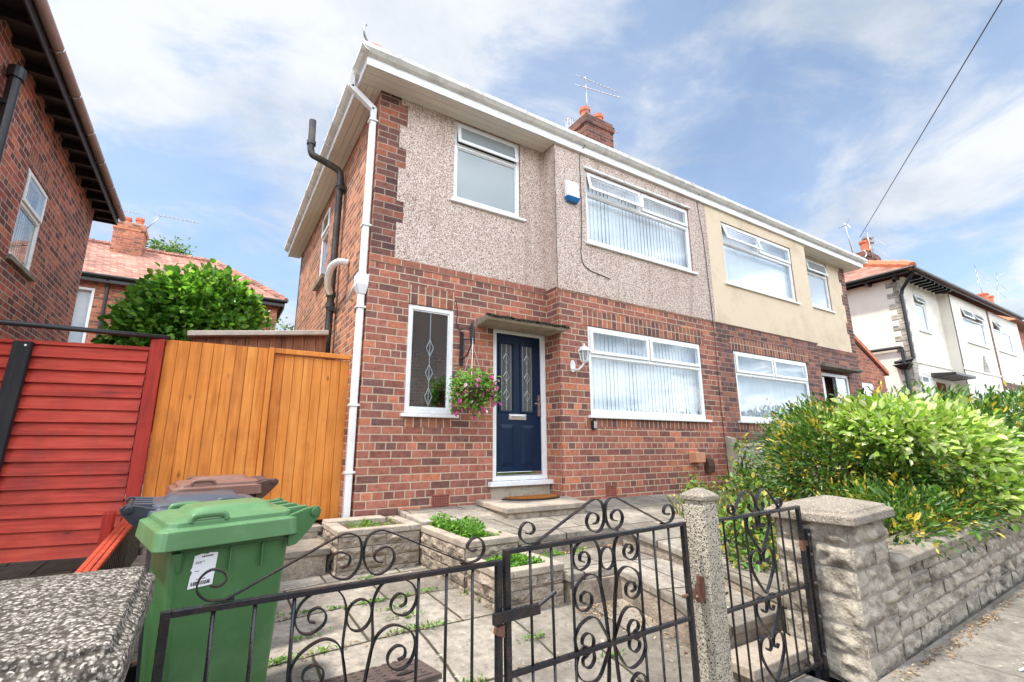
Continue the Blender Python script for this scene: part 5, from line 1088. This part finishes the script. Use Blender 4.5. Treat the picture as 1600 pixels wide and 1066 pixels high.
# concrete post between the gates
t = thing('gate_post', 'speckled square concrete gate post between the double and single gates', 'gate post', (2.2,1.68,-1.3))
mb = MB(); a, b, c, d = 2.150,2.262,1.622,1.752; rc = lambda i, z: [(a+i,c+i,z),(b-i,c+i,z),(b-i,d-i,z),(a+i,d-i,z)]
mb.loft([rc(0,-1.5), rc(0,-.30), rc(.006,-.292), rc(.006,-.27)]); mb.build('shaft', M['terrazzo'], t, .006)
mb = MB(); mb.loft([rc(-.008,-.272), rc(-.010,-.248), rc(.012,-.232), rc(.05,-.212)]); mb.build('post_cap', M['cap'], t, .005)
mb = MB(); mb.box(2.138,2.149,1.655,1.695,-.74,-.63); mb.tube([(2.138,1.675,-.66),(2.11,1.675,-.665),(2.10,1.675,-.70)], .007, 6); mb.box(2.118,2.15,1.66,1.69,-.745,-.725); mb.build('latch_keep', M['rust'], t, .002)
mb = MB(); mb.box(2.2625,2.28,1.66,1.69,-.76,-.72); mb.tube([(2.27,1.675,-.74),(2.30,1.66,-.735),(2.305,1.64,-.72)], .006, 6); mb.build('hinge_plate', M['rust'], t)

# ------------------------------------------------------------------ wrought iron gates
Wl = 1.057; cx = Wl/2
def mirror(p): return [(Wl-u, v) for u, v in p]
STEM = [(.514,-.435),(.500,-.30),(.482,-.19),(.487,-.08),(.462,-.022),(.415,-.006),(.358,-.03),(.336,-.075),(.352,-.115),(.385,-.126),(.42,-.108),(.425,-.08),(.403,-.058),(.378,-.066),(.376,-.09),(.395,-.098)]
T2 = [(.512,-.42),(.500,-.29),(.478,-.19),(.445,-.155),(.405,-.152),(.355,-.18),(.336,-.222),(.352,-.27),(.388,-.287),(.424,-.268),(.428,-.235),(.403,-.215),(.375,-.224),(.372,-.25),(.395,-.258)]
T3 = [(.520,-.43),(.49,-.38),(.455,-.33),(.415,-.315),(.36,-.335),(.331,-.378),(.345,-.428),(.382,-.449),(.42,-.432),(.428,-.396),(.402,-.372),(.372,-.382),(.368,-.408),(.39,-.418)]
flip_ = lambda p: [(u, -.87-v) for u, v in p]
CREST = [(.15,.006),(.25,.053),(.36,.104),(.44,.141),(.478,.15),(.512,.135),(.5245,.10),(.521,.055),(.5,.022),(.472,.013),(.437,.028),(.421,.06),(.436,.09),(.463,.094),(.488,.078),(.484,.055),(.462,.048)]
SCROLL = [(.17,.006),(.135,.006),(.10,.013),(.076,.04),(.082,.073),(.107,.09),(.135,.08),(.145,.058),(.128,.044),(.106,.048)]
def spread(p, f): return p
def drive_gate(label, loc, rot, extra):
    t = thing('iron_gate', label, 'gate', loc, rot, 'black wrought iron double drive gates')
    I = M['iron']; ML = lambda u, d, v: (u, d, v)
    def part(nm, fn, bev=.0015, mat=I, parent=t, smooth=False):
        mb = MB(); fn(mb); return mb.build(nm, mat, parent, bev, smooth, local=True)
    def fr(mb):
        for a in (0, Wl-.024): mb.box(a,a+.024,-.012,.012,-.90,.0)
        mb.box(.0245,Wl-.0245,-.011,.011,-.018,-.0005); mb.box(.0245,Wl-.0245,-.010,.010,-.444,-.426); mb.box(.0245,Wl-.0245,-.010,.010,-.869,-.851)
    f_ = part('gate_frame', fr, .002)
    for u in (.122,.226,.331,Wl-.331,Wl-.226,Wl-.122):
        def bar(mb, u=u): mb.tube([(u,0,-.0185),(u,0,-.4255)], .0058, 8); mb.tube([(u,0,-.4445),(u,0,-.8505)], .0058, 8)
        part('upright_bar', bar, 0, smooth=True)
    w, th = .018, .0045
    def scr(*paths):
        def f(mb):
            for p in paths: mb.strip(cr(p, 5), ML, w, th)
        return f
    for mir in (0, 1):
        k = (lambda p: mirror(p)) if mir else (lambda p: p)
        part('stem_scroll', scr(k(STEM), k(flip_(STEM))), .0); part('side_scroll', scr(k(T2), k(flip_(T2))), .0); part('side_scroll', scr(k(T3), k(flip_(T3))), .0)
        part('crest_scroll', scr(k(CREST)), 0); part('corner_scroll', scr(k(SCROLL)), 0)
    ringp = [(cx+.040*math.cos(a), -.10+.046*math.sin(a)) for a in (i*math.pi/10 for i in range(21))]
    part('ring', lambda mb: [mb.strip(ringp, ML, w, th), mb.strip([(u, -.87-v) for u, v in ringp], ML, w, th)], 0)
    extra(t, part)
    return t
def lx_left(t, part): part('hinge_pin', lambda mb: (mb.box(-.03,-.0005,-.012,.012,-.20,-.17), mb.box(-.03,-.0005,-.012,.012,-.78,-.75)), .002, M['rust'])
def lx_right(t, part):
    part('drop_latch', lambda mb: (mb.box(-.065,.145,-.032,-.018,-.245,-.205), mb.tube([(.135,-.025,-.215),(.2,-.06,-.165)], .009, 6)), .003)
    part('latch_keep', lambda mb: mb.hexa([(-.045,-.02,-.285),(-.01,-.02,-.30),(-.01,.01,-.30),(-.045,.01,-.285)], [(-.04,-.02,-.262),(-.01,-.02,-.255),(-.01,.01,-.255),(-.04,.01,-.262)]), .002, M['rust'])
    part('hinge_pin', lambda mb: (mb.tube([(Wl-.06,0,-.335),(Wl+.045,0,-.335)], .008, 6), mb.box(Wl-.005,Wl+.02,-.016,.016,-.355,-.315)), .002, M['rust'])
drive_gate('left leaf of the black wrought iron drive gates, in front of the green bin', (-.060,1.68,-.425), (0, R(-.3), 0), lx_left)
drive_gate('right leaf of the black wrought iron drive gates, latched beside the concrete post', (1.008,1.68,-.386), (0, R(-1.0), 0), lx_right)
t = thing('garden_gate', 'narrow black wrought iron gate with heart scrolls between concrete post and stone pier', 'gate', (2.285,1.68,-.373), (0, R(-.9), 0))
Ws = .848; sc_ = .405
def part(nm, fn, bev=.0015, mat=M['iron']):
    mb = MB(); fn(mb); return mb.build(nm, mat, t, bev, local=True)
part('gate_frame', lambda mb: (mb.box(Ws-.024,Ws,-.012,.012,-.90,0), mb.box(0,.024,-.012,.012,-.90,0), mb.box(.0245,Ws-.0245,-.011,.011,-.018,-.0005), mb.box(.0245,Ws-.0245,-.010,.010,-.459,-.441), mb.box(.0245,Ws-.0245,-.010,.010,-.879,-.861)), .002)
for u in (.09,.187,.283,.53,.632,.735):
    part('upright_bar', lambda mb: (mb.tube([(u,0,-.0185),(u,0,-.4405)], .0058, 8), mb.tube([(u,0,-.4595),(u,0,-.8605)], .0058, 8)), 0)
H_A = [(sc_-.002,-.215),(.34,-.14),(.298,-.075),(.302,-.03),(.33,-.006),(.372,-.008),(.396,-.04),(.388,-.078),(.362,-.083),(.348,-.065)]
H_B = [(sc_-.002,-.425),(.345,-.36),(.298,-.285),(.297,-.235),(.32,-.205),(.36,-.20),(.39,-.225),(.388,-.262),(.365,-.27),(.35,-.255)]
C_S = [(.18,.004),(.22,.05),(.26,.095),(.30,.118),(.345,.115),(.388,.085),(.402,.045),(.39,.012),(.362,.006),(.335,.025),(.34,.05)]
C_C = [(.205,.004),(.17,.008),(.145,.03),(.155,.055),(.18,.055),(.19,.035),(.175,.028)]
ms = lambda p: [(2*sc_-u, v) for u, v in p]; dnn = lambda p: [(u, v-.43) for u, v in p]; ML = lambda u, d, v: (u, d, v)
for k in (lambda p: p, ms):
    part('crest_scroll', lambda mb: (mb.strip(cr(k(C_S),5), ML, .018, .0045), mb.strip(cr(k(C_C),5), ML, .018, .0045)), 0)
    for q in (H_A, H_B, dnn(H_A), dnn(H_B)): part('heart_scroll', lambda mb: mb.strip(cr(k(q),5), ML, .018, .0045), 0)
part('hinge', lambda mb: (mb.box(Ws+.0005,Ws+.035,-.012,.012,-.235,-.205), mb.box(Ws+.0005,Ws+.035,-.012,.012,-.87,-.84), mb.box(Ws-.025,Ws+.001,-.014,.014,-.26,-.20)), .003, M['rust'])
mb = MB(); mb.hexa([(3.155,1.66,-1.36),(3.198,1.66,-1.36),(3.198,1.72,-1.36),(3.155,1.72,-1.36)], [(3.165,1.66,-.50),(3.199,1.66,-.50),(3.199,1.72,-.50),(3.165,1.72,-.50)]); hp = mb.build('hinge_strap', M['iron'], None, .003); tag(hp, 'black iron hinge strap bolted to the left side of the stone pier', 'bracket')
mb = MB()
for z in (-.53,-.64,-.8,-.98,-1.18): mb.tube([(3.17,1.652,z),(3.17,1.66,z)], .008, 8)
WM[hp.name] = Matrix(); mb.build('bolt', M['steel'], hp)

# ------------------------------------------------------------------ raised brick planters
def planter(name, label, x0, x1, y0, y1, z0, z1, soil, wt=.10):
    t = thing(name, label, 'planter', ((x0+x1)/2,(y0+y1)/2,z0)); mb = MB()
    n = max(2, round((z1-.05-z0)/.095)); h = (z1-.052-z0)/n
    def face(MP, a, b, sd):
        for k in range(n):
            u = a; c = 0
            while u < b-.01:
                w = min(.42 if (k+c) % 2 else .3, b-u); 
                if b-(u+w) < .1: w = b-u
                rockface(mb, MP, u+.003, u+w-.003, z0+h*k+.003, z0+h*(k+1)-.003, .012, sd+k*7+c*3+u, max(6,int(w/.018)), 7); u += w; c += 1
    face(FY(y0), x0, x1, 1.3); face(FL(x0), y0, y1, 2.7); face(FR(x1), y0, y1, 3.9)
    mb.box(x0+.006,x0+wt,y0+.006,y1,z0,z1-.053); mb.box(x1-wt,x1-.006,y0+.006,y1,z0,z1-.053); mb.box(x0+wt,x1-wt,y0+.006,y0+wt,z0,z1-.053)
    mb.build('block_wall', M['block'], t)
    cb = MB(); cb.box(x0-.012,x0+wt,y0-.012,y1,z1-.052,z1); cb.box(x1-wt,x1+.006,y0-.012,y1,z1-.052,z1); cb.box(x0+wt+.001,x1-wt-.001,y0-.012,y0+wt,z1-.052,z1); cb.build('coping', M['concrete'], t, .008)
    so = MB(); so.box(x0+wt-.002,x1-wt+.002,y0+wt-.002,y1,z0,z1-soil); so.build('planter_soil', M['soil'], t)
    return t
planter('block_planter', 'low block planter of bare soil along the wall under the leaded window', 1.03,1.77,4.47,5.15,-1.12,-.70,.03)
planter('block_planter', 'upper block planter of green plants beside the doorstep patio', 1.785,2.275,3.56,4.49,-1.14,-.72,.03,.09)
planter('block_planter', 'lower block planter of green plants stepping down to the drive', 1.80,2.335,3.03,3.545,-1.14,-.84,.04,.09)
def plantbed(label, x0, x1, y0, y1, z, n, L, hgt, mat='plant', nm='bedding_plants', cat='plants'):
    k = n; P = np.stack([rng.uniform(x0,x1,k), rng.uniform(y0,y1,k), np.zeros(k)], 1)
    f = np.array([noise.noise(Vector((p[0]*5, p[1]*5, 1.3))) for p in P]); P[:, 2] = z+hgt*np.clip(.45+.9*f, .05, 1.2)*rng.random(k)
    keep = f > -.35; P = P[keep]; k = len(P)
    o = leaves_mesh(nm, P, unit(k)+np.array([0,0,.5]), unit(k)*.7+np.array([0,0,1]), L*(.6+.7*rng.random(k)), L*.65*(.6+.7*rng.random(k)), LM[mat]); return tag(o, label, cat)
plantbed('bright green leafy plants filling the upper planter', 1.87,2.22,3.68,4.62,-.755,2600,.04,.12)
plantbed('bright green leafy plants filling the lower planter', 1.9,2.24,3.14,3.52,-.885,1700,.034,.09)
plantbed('few small sprouting weeds in the bare soil planter', 1.2,1.74,4.62,5.15,-.745,260,.035,.06, nm='sprouting_weeds')
plantbed('small green weeds at the foot of the upper patio riser', 2.36,2.9,3.46,3.54,-.91,200,.03,.06, nm='sprouting_weeds')

# ------------------------------------------------------------------ wheeled bins
def rr(x0, x1, y0, y1, r, z, n=5, zf=None):
    out = []
    for cx_, cy_, a0 in ((x1-r,y1-r,0),(x0+r,y1-r,90),(x0+r,y0+r,180),(x1-r,y0+r,270)):
        for i in range(n+1):
            a = R(a0+90*i/n); x, y = cx_+r*math.cos(a), cy_+r*math.sin(a); out.append((x, y, z+(zf(x) if zf else 0)))
    return out
def wheelie(label, loc, rz, c, cl, sticker=False):
    zg = drive(loc[0]+.25*math.cos(rz), loc[1]+.25*math.sin(rz))+.004
    t = thing('wheelie_bin', label, 'wheelie bin', (loc[0], loc[1], zg), (0,0,rz), 'wheeled bins on the drive'); t.scale = (.94, .94, (loc[2]-zg)/.905)
    L, Wd, H = .54, .50, .95            # local: lid front at x=0, hinge towards +x, near side y=0
    B = lambda nm, mb, m, bev=.004, sm=False, par=t: mb.build(nm, m, par, bev, sm, local=True)
    mb = MB(); mb.loft([rr(.09,.42,.06,.44,.05,.05), rr(.085,.43,.055,.445,.05,.12), rr(.045,.475,.022,.478,.05,H-.06), rr(.035,.485,.014,.486,.05,H-.058), rr(.03,.49,.012,.488,.045,H-.01)], True, False)
    body = B('body', mb, c, .003)
    for x in (.245,.36): mb = MB(); mb.box(x-.0025,x+.0025,.008,.03,H-.135,H-.062); B('stiffening_rib', mb, c, 0, par=body)
    mb = MB(); mb.hexa([(.075,.016,H-.12),(.083,.016,H-.12),(.083,.03,H-.12),(.075,.03,H-.12)], [(.05,.0,H-.062),(.083,.0,H-.062),(.083,.03,H-.062),(.05,.03,H-.062)]); B('corner_rib', mb, c, 0, par=body)
    mb = MB(); zf = lambda x: -.005+.02*x
    mb.loft([rr(-.012,.50,-.022,.522,.05,H-.045,zf=zf), rr(-.006,.497,-.016,.516,.05,H+.012,zf=zf), rr(.012,.485,.004,.496,.05,H+.018,zf=zf), rr(.022,.478,.014,.486,.05,H+.016,zf=zf),
             rr(.026,.476,.018,.482,.05,H+.034,zf=zf), rr(.05,.466,.05,.45,.06,H+.042,zf=zf), rr(.10,.43,.10,.40,.06,H+.046,zf=zf), rr(.125,.415,.135,.365,.05,H+.064,zf=zf), rr(.15,.405,.16,.34,.05,H+.068,zf=zf)], True, True)
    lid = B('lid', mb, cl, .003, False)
    for y0, y1 in ((-.004,.05),(.45,.504)):
        mb = MB(); yq = (y0+y1)/2
        mb.tube(cr([(.10,yq+.0,H+.026),(.103,yq,H+.04),(.12,yq,H+.048),(.19,yq,H+.05),(.212,yq,H+.044),(.22,yq,H+.028)],4), .011, 8); B('lid_handle', mb, cl, 0, True, lid)
    for y0 in (.0, .478):
        mb = MB(); pr = [(.455,H-.085),(.49,H-.08),(.545,H-.03),(.582,H+.012),(.588,H+.034),(.572,H+.05),(.52,H+.044),(.455,H+.025)]
        mb.loft([[(x,y,z) for x,z in pr] for y in (y0,y0+.022)]); B('hinge_flange', mb, c, .004, par=body)
        mb = MB(); yy = y0-.006 if y0 < .2 else y0+.028; mb.tube([(.556,yy-.004,H+.028),(.556,yy+.006,H+.028)], .016, 12); B('hinge_cap', mb, M['steel'] if False else c, .002, True, body)
    mb = MB(); mb.tube([(.56,.0225,H+.028),(.56,.4775,H+.028)], .013, 10); B('handle_bar', mb, c, 0, True)
    for y in (.07,.2,.32,.43): mb = MB(); mb.hexa([(.46,y-.012,H+.03),(.55,y-.012,H+.01),(.55,y+.012,H+.01),(.46,y+.012,H+.03)], [(.46,y-.012,H+.045),(.545,y-.012,H+.05),(.545,y+.012,H+.05),(.46,y+.012,H+.045)]); B('lid_hinge', mb, cl, .003, par=lid)
    for y in (.04,.42):
        mb = MB(); mb.tube([(.44,y,.10),(.44,y+.045,.10)], .10, 20); B('wheel', mb, M['blackplastic'], .006)
    if sticker:
        def PS(u, z, d=.0):
            u, z = .160+(u-.163)*.85, .876+(z-.868)*.68
            return (u, .0215+.039*((H-.06-z)/(H-.18))-.0025-d, z)
        SH = [(.112,.715),(.206,.722),(.214,.868),(.182,.872),(.174,.866),(.15,.869),(.124,.862),(.120,.81),(.114,.80),(.122,.79),(.116,.77)]
        mb = MB(); mb.loft([[PS(u,z,0) for u,z in SH],[PS(u,z,.001) for u,z in SH]])
        st = B('address_sticker', mb, M['paper'], 0)
        mb = MB()
        def bar(u0,u1,z0,z1): mb.quad(PS(u0,z0+.06*(u0-.13),.0016), PS(u1,z0+.06*(u1-.13),.0016), PS(u1,z1+.06*(u1-.13),.0016), PS(u0,z1+.06*(u0-.13),.0016))
        u = .122
        r3 = random.Random(3)
        while u < .196: w = r3.choice((.0015,.003,.0045)); bar(u,u+w,.727,.744); u += w+r3.choice((.0015,.003))
        for z, a, b in ((.752,.14,.175),(.79,.132,.148),(.825,.13,.155),(.831,.13,.165)): 
            u = a
            while u < b: w = r3.uniform(.003,.008); bar(u,u+w,z,z+.0035); u += w+.002
        u = .152
        while u < .192: w = r3.uniform(.004,.006); bar(u,u+w,.851,.858); u += w+.0015
        B('printed_barcode', mb, M['ink'], 0, par=st)
    return t
def gz(x, y): return drive(x, y)
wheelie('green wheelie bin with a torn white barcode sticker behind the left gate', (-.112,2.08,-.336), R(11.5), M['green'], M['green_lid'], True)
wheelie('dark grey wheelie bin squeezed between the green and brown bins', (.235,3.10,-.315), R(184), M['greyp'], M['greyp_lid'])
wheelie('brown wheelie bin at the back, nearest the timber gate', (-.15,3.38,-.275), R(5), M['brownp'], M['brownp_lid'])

# ------------------------------------------------------------------ planting
def shrub(name, label, cat, mat, blobs, n, L, ratio, clump=6, shell=.5, up=.5, zmin=None, stems=None, group=None, extra=None, leafname='foliage'):
    c = blobs[0]; base = stems or (c[0], c[1], c[2]-c[5]); t = thing(name, label, cat, base, group=group)
    crown(leafname, LM[mat], blobs, n, L, ratio, t, shell, up, clump, zmin, tidy=1 if 'hedge' in cat else 0)
    tips = [(b[0]+rnd.uniform(-.3,.3)*b[3], b[1]+rnd.uniform(-.3,.3)*b[4], b[2]+rnd.uniform(0,.5)*b[5]) for b in blobs for _ in range(3)]
    branches('stem', M['bark'], base, tips, .03 if L > .05 else .015, t)
    if extra: crown(extra[0], LM[extra[1]], blobs, extra[2], extra[3], .6, t, .25, .3, 3, zmin)['kind'] = 'stuff'
    return t
shrub('hedge', 'dark green and yellow variegated hedge behind the stone pier', 'hedge', 'var',
      [(5.35,2.5,-.18,.56,.62,.56),(5.5,2.15,-.22,.58,.52,.52),(5.0,2.1,-.64,.48,.42,.32),(5.9,2.65,.0,.7,.65,.50),(4.95,1.80,-.60,.70,.34,.25),(5.85,1.74,-.48,.6,.32,.26),(4.5,1.66,-.66,.5,.2,.14),(5.4,1.6,-.58,.6,.18,.16)], 24000, .058, .36, 6, .35, .45, -1.0, (5.0,2.3,-.85))
shrub('laurel_hedge', 'pale lime green laurel hedge overhanging the stone wall', 'hedge', 'lime',
      [(5.75,2.0,.08,.72,.44,.30),(6.2,1.80,-.06,.75,.40,.40),(5.4,2.05,.14,.40,.34,.22),(6.6,1.66,-.28,.5,.32,.32),(6.3,1.55,-.42,.6,.2,.2)], 10500, .078, .52, 4, .35, .6, -.9, (6.4,2.0,-.8))
shrub('hedge', 'tall dark hedge at the right edge beyond the lime laurel', 'hedge', 'dark',
      [(7.9,2.5,.06,1.25,.75,.58),(7.0,2.55,.1,.9,.6,.5),(9.6,2.3,.04,1.7,.85,.66),(11.6,2.4,.15,1.6,.8,.7),(8.4,1.85,-.22,1.15,.4,.45),(10.5,1.75,-.2,1.4,.35,.5),(13.2,2.4,.25,1.4,.8,.75)], 18000, .085, .38, 6, .35, .5, -1.0, (9.5,2.3,-.8))
shrub('rose_shrub', 'straggly yellow green shrub with orange blooms in front of the pale fence', 'shrub', 'rose',
      [(6.25,4.0,-.22,.13,.14,.34),(6.5,4.0,-.50,.40,.3,.16),(5.95,3.85,-.54,.38,.3,.18),(6.3,3.6,-.58,.42,.35,.2)], 1500, .07, .6, 5, .7, .5, None, (6.35,4.0,-.85), None, ('rose_bloom','orange',110,.05))
shrub('grey_shrub', 'feathery grey green shrub poking up left of the hedge', 'shrub', 'grey', [(5.95,3.35,.0,.35,.3,.28),(6.2,3.2,.1,.3,.3,.22)], 2600, .055, .18, 6, .8, .6, None, (6.0,3.3,-.7))
shrub('flower_clump', 'low leafy clump with orange and yellow flowers seen through the small gate', 'flowers', 'rose',
      [(4.02,2.65,-.80,.34,.3,.2),(4.35,2.8,-.72,.3,.3,.22),(3.75,2.45,-.92,.2,.25,.12)], 1500, .06, .6, 4, .7, .5, None, (4.0,2.65,-1.0), None, ('yellow_bloom','yellow',130,.04))
shrub('flower_clump', 'small yellow green plant sprouting beside the top of the concrete post', 'flowers', 'rose', [(4.75,3.72,-.50,.10,.12,.18),(5.0,3.8,-.62,.25,.2,.12)], 500, .05, .6, 4, .8, .5, None, (4.8,3.72,-.75), None, ('yellow_bloom','yellow',40,.04))
k = 900; P = np.stack([rng.uniform(4.6,5.8,k), rng.uniform(2.9,3.9,k), np.full(k,-.85)], 1)
o = leaves_mesh('ornamental_grass', P, unit(k)*np.array([.35,.35,.1])+np.array([0,0,1]), unit(k), rng.uniform(.15,.36,k), np.full(k,.012), LM['grass'], curl=.5); tag(o, 'tuft of dry straw coloured grass behind the small gate crest', 'grass')
t = thing('sycamore_tree', 'bushy dark green sycamore tree between the two brick houses', 'tree', (-.5,9.2,-1))
crown('crown', LM['syc'], [(-.45,9.2,1.7,1.0,.9,1.1),(-.85,9.0,1.6,.58,.7,.8),(.02,9.0,1.65,.60,.7,.9),(-.35,8.8,2.15,.72,.6,.62),(-1.0,9,.9,.6,.6,.6),(.2,9.1,1.3,.40,.5,.6)], 24000, .095, .8, t, .5, .65, 8, tidy=1)
branches('trunk', M['bark'], (-.5,9.2,-1), [(-.45,9.2,2),(-1,9,1.9),(.1,9,2),(-.3,8.8,2.3)], .09, t)
t = thing('garden_tree', 'pale green tree tip showing above the roof beside the old chimney', 'tree', (-3.1,26,-1))
crown('crown', LM['mapl'], [(-2.9,26,8.8,.7,.6,.75),(-2.3,26,9.0,.55,.5,.5),(-3.2,26,7.9,1.0,.8,.8)], 1500, .17, .6, t, .9, .5, 4); branches('trunk', M['bark'], (-3.1,26,-1), [(-2.9,26,8.8),(-2.4,26,8.9),(-3.2,26,8)], .12, t)
t = thing('garden_tree', 'light green bush just left of the gable wall behind the shed', 'tree', (.9,12.5,-1))
crown('crown', LM['mapl'], [(.75,12.5,2.0,.55,.5,.75),(1.25,13.2,2.6,.5,.5,.6),(.6,12.3,1.2,.6,.5,.6)], 1500, .10, .6, t, .7, .5, 4); branches('trunk', M['bark'], (.9,12.5,-1), [(.8,12.5,2),(1.2,13.1,2.8)], .06, t)

# pale fence between the front gardens
t = thing('boundary_fence', 'pale board fence with concrete post between the two front gardens', 'fence', (7.1,4,-.7))
mb = MB(); mb.hexa([(7.05,4.68,-1),(7.17,4.68,-1),(7.17,4.80,-1),(7.05,4.80,-1)], [(7.05,4.68,.12),(7.17,4.68,.12),(7.17,4.80,.16),(7.05,4.80,.16)]); mb.build('concrete_post', M['concrete'], t, .01)
mb = MB(); y = 2.7
while y < 4.65: mb.box(7.10,7.12,y,y+.115,-1,.0); y += .122
mb.build('fence_boards', M['pale_wood'], t, .004); mb = MB(); mb.box(7.07,7.15,2.7,4.675,.0,.045); mb.build('capping_rail', M['pale_wood'], t, .006)
t = thing('brick_pier', 'low brick pier with tiled top behind the pale board fence', 'brick pier', (8.3,4.5,-.8))
mb = MB(); mb.box(7.95,8.65,4.3,4.7,-1,.20); mb.build('pier_bricks', M['brick_bright'], t); mb = MB(); mb.hexa([(7.85,4.2,.20),(8.75,4.2,.20),(8.75,4.8,.20),(7.85,4.8,.20)], [(8.1,4.42,.32),(8.5,4.42,.32),(8.5,4.58,.32),(8.1,4.58,.32)]); mb.build('tiled_top', M['tile'], t)
